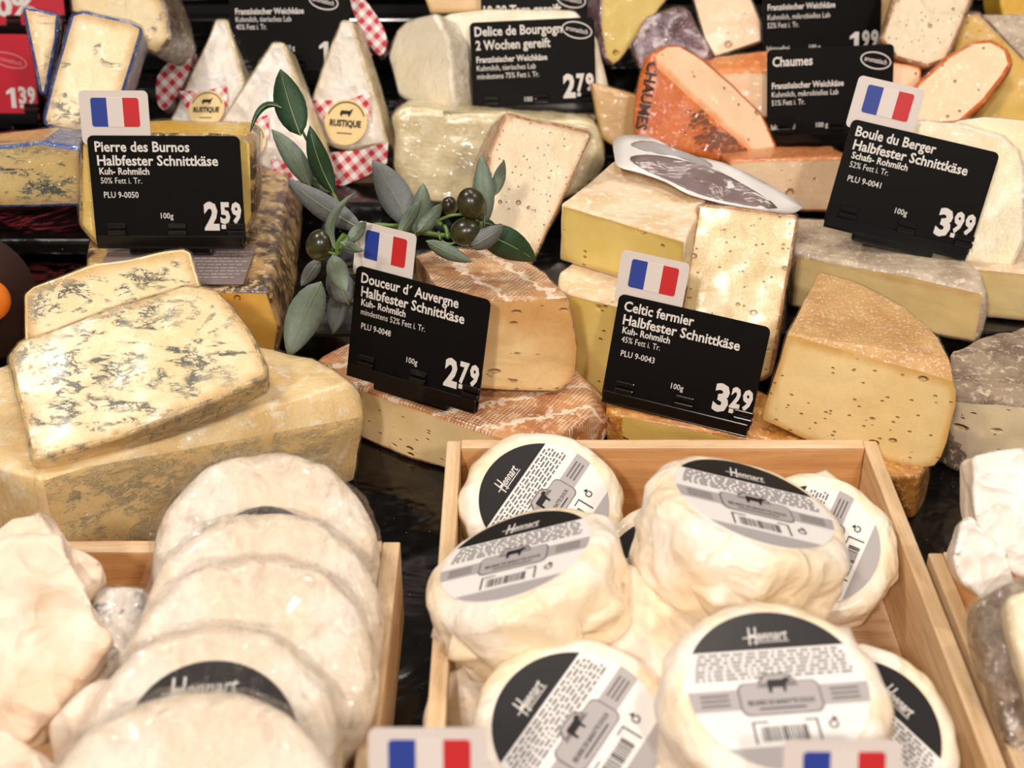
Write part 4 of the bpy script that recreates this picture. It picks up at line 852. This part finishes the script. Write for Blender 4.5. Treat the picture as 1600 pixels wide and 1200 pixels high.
# ================================================================== ROUND PACKS
def frame(n, roll):
    n = n.normalized(); q = Vector((0, 1, .6)); y = (q - n * q.dot(n)).normalized(); x = y.cross(n); r = math.radians(roll)
    y2 = y * math.cos(r) - x * math.sin(r); x2 = y2.cross(n); m = Matrix((x2, y2, n)).transposed().to_4x4(); return m
def lathe(R, h, seed, side=.06, top=.0006, nth=120, rows=None, rnd=.20, sq=0.0, flat=0.0):
    # outline from the middle of the top, over the rim, down the side and under
    prof = [(R * t, h) for t in ((0, .1, .18, .26, .34, .42, .5, .57, .64, .7, .76, .82) if top > .001 else (0.0, .25, .5, .7, .82))]; poly = 7 if top < .001 else 0; rpa = random.Random(seed)
    nth = 168 if top > .001 else nth; ph = rpa.random() * 6
    e = h * rnd; prof = [p for p in prof if p[0] < R - e * .9 - R * .035]
    for k in range(7): t = math.radians(90 - 15 * k); prof.append((R - e * .9 + e * .9 * math.cos(t) * 1.0, h - e + e * math.sin(t)))
    for k in range(1, 13): prof.append((R - (k / 12) * R * .06, (h - e) * (1 - k / 12 * .9)))
    cr = crumple(seed * 11 + 1, 6, 14, 36); cr2 = crumple(seed * 7 + 5, 5, 40, 80)
    prof += [(R * .86, h * .03), (R * .5, 0), (0.0, 0)]
    vs = []; fs = []; off = Vector((seed * 5.3, seed * 2.1, 0))
    for j, (r_, z_) in enumerate(prof):
        for i in range(nth):
            t = 2 * math.pi * i / nth; c, s = math.cos(t), math.sin(t)
            k = max(0, (r_ / R - .80) / .2) ; d = 1 - z_ / h
            q = Vector((c, s, z_ / R * .8)) * 2.4 + off
            pp = Vector((r_ * c, r_ * s, z_)); ridge = .55 + .5 * cr(pp); ridge2 = cr2(pp)
            rr_ = r_ * (1 + (side * (ridge * .8 + ridge2 * .35 - .45)) * k * (.25 + .75 * d)) * (1 + sq * abs(math.sin(2 * t + seed)) * k)
            if poly:
                sg = 2 * math.pi / poly; aa = ((t + ph + .25 * math.sin(2 * t + seed)) % sg) - sg / 2; rr_ *= 1 + k * min(1, d * 2.2) * (1 - d * .45) * .9 * (math.cos(sg / 2) / math.cos(aa) * 1.10 - .97)
            fl_ = min(1, max(0, (r_ / R - flat) / .2)) if flat else 1
            zz_ = z_ + top * fl_ * (noise.noise(q * 1.6) + .8 * (cr(pp * 1.3) if top > .001 else 0)) * (r_ / R) + (noise.noise(q * 1.3 + off) * .0018 * k)
            vs.append(Vector((rr_ * c, rr_ * s, zz_)))
    for j in range(len(prof) - 1):
        for i in range(nth): a = j * nth + i; b = j * nth + (i + 1) % nth; fs.append((a, a + nth, b + nth, b))
    return vs, fs
def circ(r_, a0, a1, n=40): return [(r_ * math.cos(math.radians(a0 + (a1 - a0) * i / n)), r_ * math.sin(math.radians(a0 + (a1 - a0) * i / n))) for i in range(n + 1)]
def butter_label(o, h, r_):
    z = h + .0007
    def chord(y0, y1):
        a0, a1 = math.degrees(math.asin(y0)), math.degrees(math.asin(y1)); return [(r_ * x, r_ * y) for x, y in [(p[0], p[1]) for p in circ(1, a0, a1, 14)] + [(p[0], p[1]) for p in circ(1, 180 - a1, 180 - a0, 14)]]
    lb = plate('label', circ(r_, 0, 360, 56)[:-1], z - .0007, z, M['lbl'], o)
    def pr(nm, pts, m, dz=.0001): P_ = Print(); P_.poly(pts); P_.build(nm, M[m], lb, z + dz)
    pr('black_cap', chord(.50, .9999), 'lbk'); pr('grey_band', chord(-.26, .0), 'lgr'); pr('grey_foot', chord(-.9999, -.72), 'lgr')
    P_ = Print(); rd = random.Random(5)
    for k in range(7):
        y = (.44 - k * .052) * r_; half = math.sqrt(max(0, 1 - (y / r_) ** 2)) * r_ * .90; x = -half
        while x < half - r_ * .03: w_ = rd.uniform(.03, .13) * r_; P_.rect(x, min(half, x + w_), y, y + .026 * r_); x += w_ + .03 * r_
    for s_ in (-1, 1):
        for k in range(3): P_.rect(s_ * .72 * r_ - .16 * r_, s_ * .72 * r_ + .16 * r_, (-.08 - k * .06) * r_, (-.055 - k * .06) * r_)
    P_.build('print_rows', M['lgd'], lb, z + .0002)
    q = [(x, y) for x, y in rpoly(-.44 * r_, .44 * r_, -.33 * r_, .06 * r_, .09 * r_)]
    q2 = [(x * r_, y * r_) for x, y in ((-.24, .0), (-.17, .09), (-.12, .15), (.12, .15), (.17, .09), (.24, .0))]
    P_ = Print(); P_.poly([(x * 1.04, (y + .135 * r_) * 1.06 - .135 * r_) for x, y in q]); P_.poly([(x * 1.09, y + .02 * r_) for x, y in q2]); P_.build('plaque_edge', M['lgd'], lb, z + .0003)
    P_ = Print(); P_.poly(q); P_.poly(q2); P_.build('plaque', M['lgr'], lb, z + .0004)
    P_ = Print(); P_.text('BEURRE DE BARATTE DOUX', -.37 * r_, .37 * r_, -.215 * r_, .058 * r_, .02); P_.rect(-.26 * r_, .26 * r_, -.275 * r_, -.255 * r_)
    c = r_ * .1
    P_.poly([(x * c, y * c + .02 * r_) for x, y in ((-1.1, -.9), (-1.1, .6), (-.9, .75), (.7, .75), (1.0, 1.0), (1.45, .8), (1.5, .45), (1.05, .35), (.9, -.2), (.8, -.9), (.55, -.9), (.5, -.25), (-.65, -.25), (-.75, -.9))])
    P_.build('emblem', M['lbk'], lb, z + .0005)
    P_ = Print(); x = -.30 * r_
    while x < .20 * r_: w_ = rd.choice((.008, .014, .022)) * r_; P_.rect(x, x + w_, -.66 * r_, -.48 * r_); x += w_ + rd.choice((.010, .018)) * r_
    for a_, b_, c_, d_ in ((-.38, -.36, -.68, -.42), (.32, .34, -.68, -.42), (-.38, -.2, -.43, -.415), (.2, .34, -.43, -.415)): P_.rect(a_ * r_, b_ * r_, c_ * r_, d_ * r_)
    P_.build('barcode', M['lbk'], lb, z + .0003)
    P_ = Print(); P_.ring(.50 * r_, -.50 * r_, .055 * r_, .055 * r_, .018 * r_, a0=100, a1=400, n=16); P_.poly([(.50 * r_, -.40 * r_), (.50 * r_, -.48 * r_), (.56 * r_, -.44 * r_)]); P_.build('recycling_mark', M['lbk'], lb, z + .0003)
    logo(lb, z + .0003, -.20 * r_, .26 * r_, .62 * r_, .15 * r_)
def logo(lb, z, x0, x1, y, cap):
    P_ = Print(); w_ = x1 - x0; P_.text('H', x0, x0 + w_ * .26, y - cap * .35, cap * 1.5, .012, .25); P_.text('ennart', x0 + w_ * .24, x1, y, cap * .85, .012, .35)
    P_.rect(x0 - w_ * .12, x0 + w_ * .5, y + cap * .22, y + cap * .32); P_.rect(x0 + w_ * .1, x1, y - cap * .22, y - cap * .14)
    P_.build('logo', M['ink'], lb, z)
_bs = [0]
def butter(label, cu, cv, z, R, h, n, roll, lab=True, ears=(), side=.15):
    # (cu, cv, z): where the middle of its top face stands
    _bs[0] += 1; c = Z(cu, cv, z); m = frame(n, roll); m.translation = c - n.normalized() * h
    o = empty('butter_pack', None, m); vs, fs = lathe(R, h, _bs[0], side=side); mobj('paper_wrap', vs, fs, M['butter'], o, True)
    if lab: butter_label(o, h, R * .80)
    for a_, rr_, zz_ in ears:          # folded paper corners sticking out of the side
        t = math.radians(a_); d = Vector((math.cos(t), math.sin(t), 0)); s = Vector((-d.y, d.x, 0)); b = Vector((0, 0, zz_ * h))
        q = [d * R * .90 + s * R * .42 + b, d * R * (1 + rr_) + b * 1.05, d * R * .90 - s * R * .42 + b, d * R * .88 + b * .3, d * R * .88 + Vector((0, 0, min(h * .96, zz_ * h + .35 * h)))]
        f = [(0, 1, 4), (1, 2, 4), (0, 3, 1), (1, 3, 2), (0, 4, 2, 3)]; e_ = mobj('folded_corner', q, f, M['butter'], o, True)
        md = e_.modifiers.new('b', 'SUBSURF'); md.levels = 2; md.render_levels = 2; md.subdivision_type = 'SIMPLE'
    tag(o, label, 'butter', 'round paper-wrapped butter packs in the crate'); return o
butter('butter pack leaning in the back left corner of the crate, label turned sideways', 850, 785, .080, .0500, .040, nrm(60, 10), 58, ears=((-95, .12, .6),))
butter('butter pack tipped back at the left wall, grey label seen edge-on', 805, 868, .128, .0520, .052, Vector((-.33, .14, .93)), 8, ears=((228, .14, .5), (330, .16, .45), (200, .1, .5)), side=.20)
butter('butter pack behind the highest one, right edge with barcode visible', 1274, 850, .082, .0460, .036, nrm(58, -14), 62, ears=((15, .14, .7),))
butter('highest butter pack in the crate, black label cap sloping down to the right', 1178, 786, .142, .0555, .054, Vector((.27, .12, .95)), -10, ears=((250, .15, .4), (180, .08, .5)), side=.20)
butter('mostly covered butter pack in the middle gap, corner of black label visible', 1045, 908, .082, .047, .040, nrm(55, -10), 65)
butter('butter pack at the bottom, label turned sideways', 902, 1140, .100, .0510, .044, nrm(70, 10), 56, ears=((200, .10, .5),))
butter('butter pack at bottom right with its label upright', 1215, 1075, .136, .0520, .052, nrm(76, 4), 5, ears=((40, .18, .7), (-10, .12, .5)), side=.18)
butter('butter pack squeezed between the right wall and the upright pack', 1345, 1150, .086, .0480, .040, nrm(60, -6), -48)
butter('shaded butter pack seen from its folded side at the left wall, below the tipped one', 768, 1120, .058, .036, .03, nrm(70, 0), 0, lab=False, side=.16)
butter('plain paper side of a butter pack lying in the very middle of the crate', 1010, 985, .100, .046, .05, nrm(72, 20), 0, lab=False, side=.20)

# white wheels in film
def white_wheel(label, cu, cv, z, R, h, n, roll, lab):
    _bs[0] += 1; c = Z(cu, cv, z); m = frame(n, roll); m.translation = c - n.normalized() * h
    o = empty('white_cheese_wheel', None, m); vs, fs = lathe(R, h, _bs[0], side=.05, rnd=.45, top=.0034, flat=lab or 0); mobj('wheel', vs, fs, M['wheel'], o, True)
    fv = []; crf = crumple(_bs[0] + 40, 9, 45, 170)
    for v in vs:
        q = v * 45 + Vector((_bs[0], 3, 0)); rad = Vector((v.x, v.y, 0)); k = min(1, rad.length / R)
        d = .0024 + .0013 * crf(v) + .0016 * (1 - abs(noise.noise(q)) * 3) * (.2 + k) ; nn = (rad / R * .8 + Vector((0, 0, 1 if v.z > h * .5 else -1))).normalized(); w_ = v + nn * max(.0012, d)
        w_ += rad.normalized() * .0035 * max(0, k - .82) / .18 * max(0, noise.noise(q * .9) + .35) if k > .82 else Vector()
        fv.append(w_)
    mobj('cling_film', fv, fs, M['film_w'], o, True)
    if lab:
        r_ = R * lab; z_ = h + .0012; lb = plate('label', circ(r_, 0, 360, 48)[:-1], z_ - .0006, z_, M['lgr'], o)
        P_ = Print(); P_.poly([(x, y) for x, y in circ(r_, 10, 170, 30)]); P_.build('black_cap', M['lbk'], lb, z_ + .0001); logo(lb, z_ + .0002, -.45 * r_, .35 * r_, .60 * r_, .20 * r_)
    tag(o, label, 'cheese', 'film-wrapped white wheels leaning in the left crate'); return o
white_wheel('rearmost film-wrapped white wheel, leaning on the back board of its crate', 413, 872, .108, .0625, .028, nrm(50, 8), 0, .46)
white_wheel('second film-wrapped white wheel from the back of the leaning row', 412, 975, .108, .0625, .028, nrm(52, 12), 6, False)
white_wheel('third film-wrapped white wheel from the back, in the middle of the row', 392, 1054, .112, .0625, .028, nrm(54, 12), 4, False)
white_wheel('fourth film-wrapped white wheel, its black label half showing', 330, 1166, .114, .0600, .028, nrm(58, 14), 8, .66)
white_wheel('front film-wrapped white wheel at the bottom edge', 290, 1318, .122, .0680, .030, nrm(60, 10), 0, False)

# crumpled paper parcels at the left
def parcel(label, px, y, pitch, yaw, th, key=None, amp=.0060, mat='parcel', group=None, taper=.9, ns=34, sp=.0028, film=None):
    n = nrm(pitch, yaw); p0 = Y(px[0][0], px[0][1], y); _seed[0] += 1
    V, NR, Fc, kinds, edge = hull(slab(px, p0, n, th, taper), .004, 3, sp, .0, 10, _seed[0], [n])
    c = sum(V, Vector()) / len(V); off = Vector((_seed[0] * .37, 0, 0)); out = []; cr = crumple(_seed[0], 6, ns * .33, ns * 1.6)
    for v, nr in zip(V, NR):
        d = cr(v + off); out.append(v + nr * amp * d - c)
    if film:
        o = empty('wrapped_cheese', c); mobj('rind', out, Fc, M[mat], o, True); mobj('cling_film', [p + q * .0015 for p, q in zip(out, NR)], Fc, M[film], o, True)
    else:
        o = mobj('paper_parcel', out, Fc, M[mat], None, True); o.location = c
    tag(o, label, 'cheese' if film else 'parcel', group); return o
parcel('crumpled cream paper parcel at the back of the left pile', [(-60, 840), (0, 812), (62, 785), (76, 830), (92, 900), (60, 960), (-60, 960)], -.20, 50, 0, .04)
parcel('small crumpled paper corner between the big parcel and the crate back', [(85, 850), (128, 862), (162, 880), (166, 905), (140, 935), (90, 950)], -.215, 45, 20, .03, amp=.004)
parcel('big crumpled cream paper parcel with folded edge at the left', [(-80, 870), (60, 862), (95, 832), (128, 900), (172, 985), (165, 1010), (120, 1040), (60, 1110), (40, 1160), (-80, 1140)], -.235, 55, 8, .05, amp=.006)
parcel('crumpled paper parcel in the bottom left corner', [(-80, 1120), (10, 1135), (60, 1175), (90, 1260), (-80, 1300)], -.36, 55, 0, .04)
parcel('creased paper sheet parcel left of the front white wheel', [(70, 1130), (150, 1065), (200, 1050), (260, 1100), (280, 1240), (80, 1290)], -.315, 55, -8, .03, amp=.004)
n = nrm(60, -10)
cheese('goat_cheese', 'white cheese with blue-grey mould between paper parcel and wheels', 'cheese', slab([(140, 925), (165, 912), (225, 918), (230, 960), (205, 1040), (150, 1035), (140, 990)], Y(180, 960, -.235), n, .03, .95), M['r_goat'], None, film=M['film_h'], bev=.004, amp=.002, nscale=60)
# right crate
parcel('white paper parcel on top in the right crate, label corner showing', [(1512, 708), (1560, 700), (1660, 690), (1680, 900), (1600, 910), (1545, 880), (1516, 800)], -.18, 35, -10, .045, amp=.003, mat='whitepaper', ns=20)
parcel('white paper parcel below, at the back corner of the right crate', [(1497, 808), (1520, 800), (1580, 860), (1600, 960), (1560, 960), (1500, 915), (1482, 870)], -.20, 35, -10, .035, amp=.003, mat='whitepaper', ns=22)
parcel('film-wrapped cheese with grey-brown wrinkled rind in the right crate', [(1530, 935), (1570, 910), (1680, 900), (1700, 1260), (1600, 1260), (1555, 1100), (1530, 1000)], -.26, 45, -10, .04, amp=.004, mat='r_brownfold', film='film_h')
parcel('bright cream cheese in film at the right edge, in front of the white parcels', [(1572, 935), (1680, 900), (1700, 1180), (1615, 1110), (1580, 1000)], -.285, 45, -10, .02, amp=.002, mat='p_white', film='film_h')
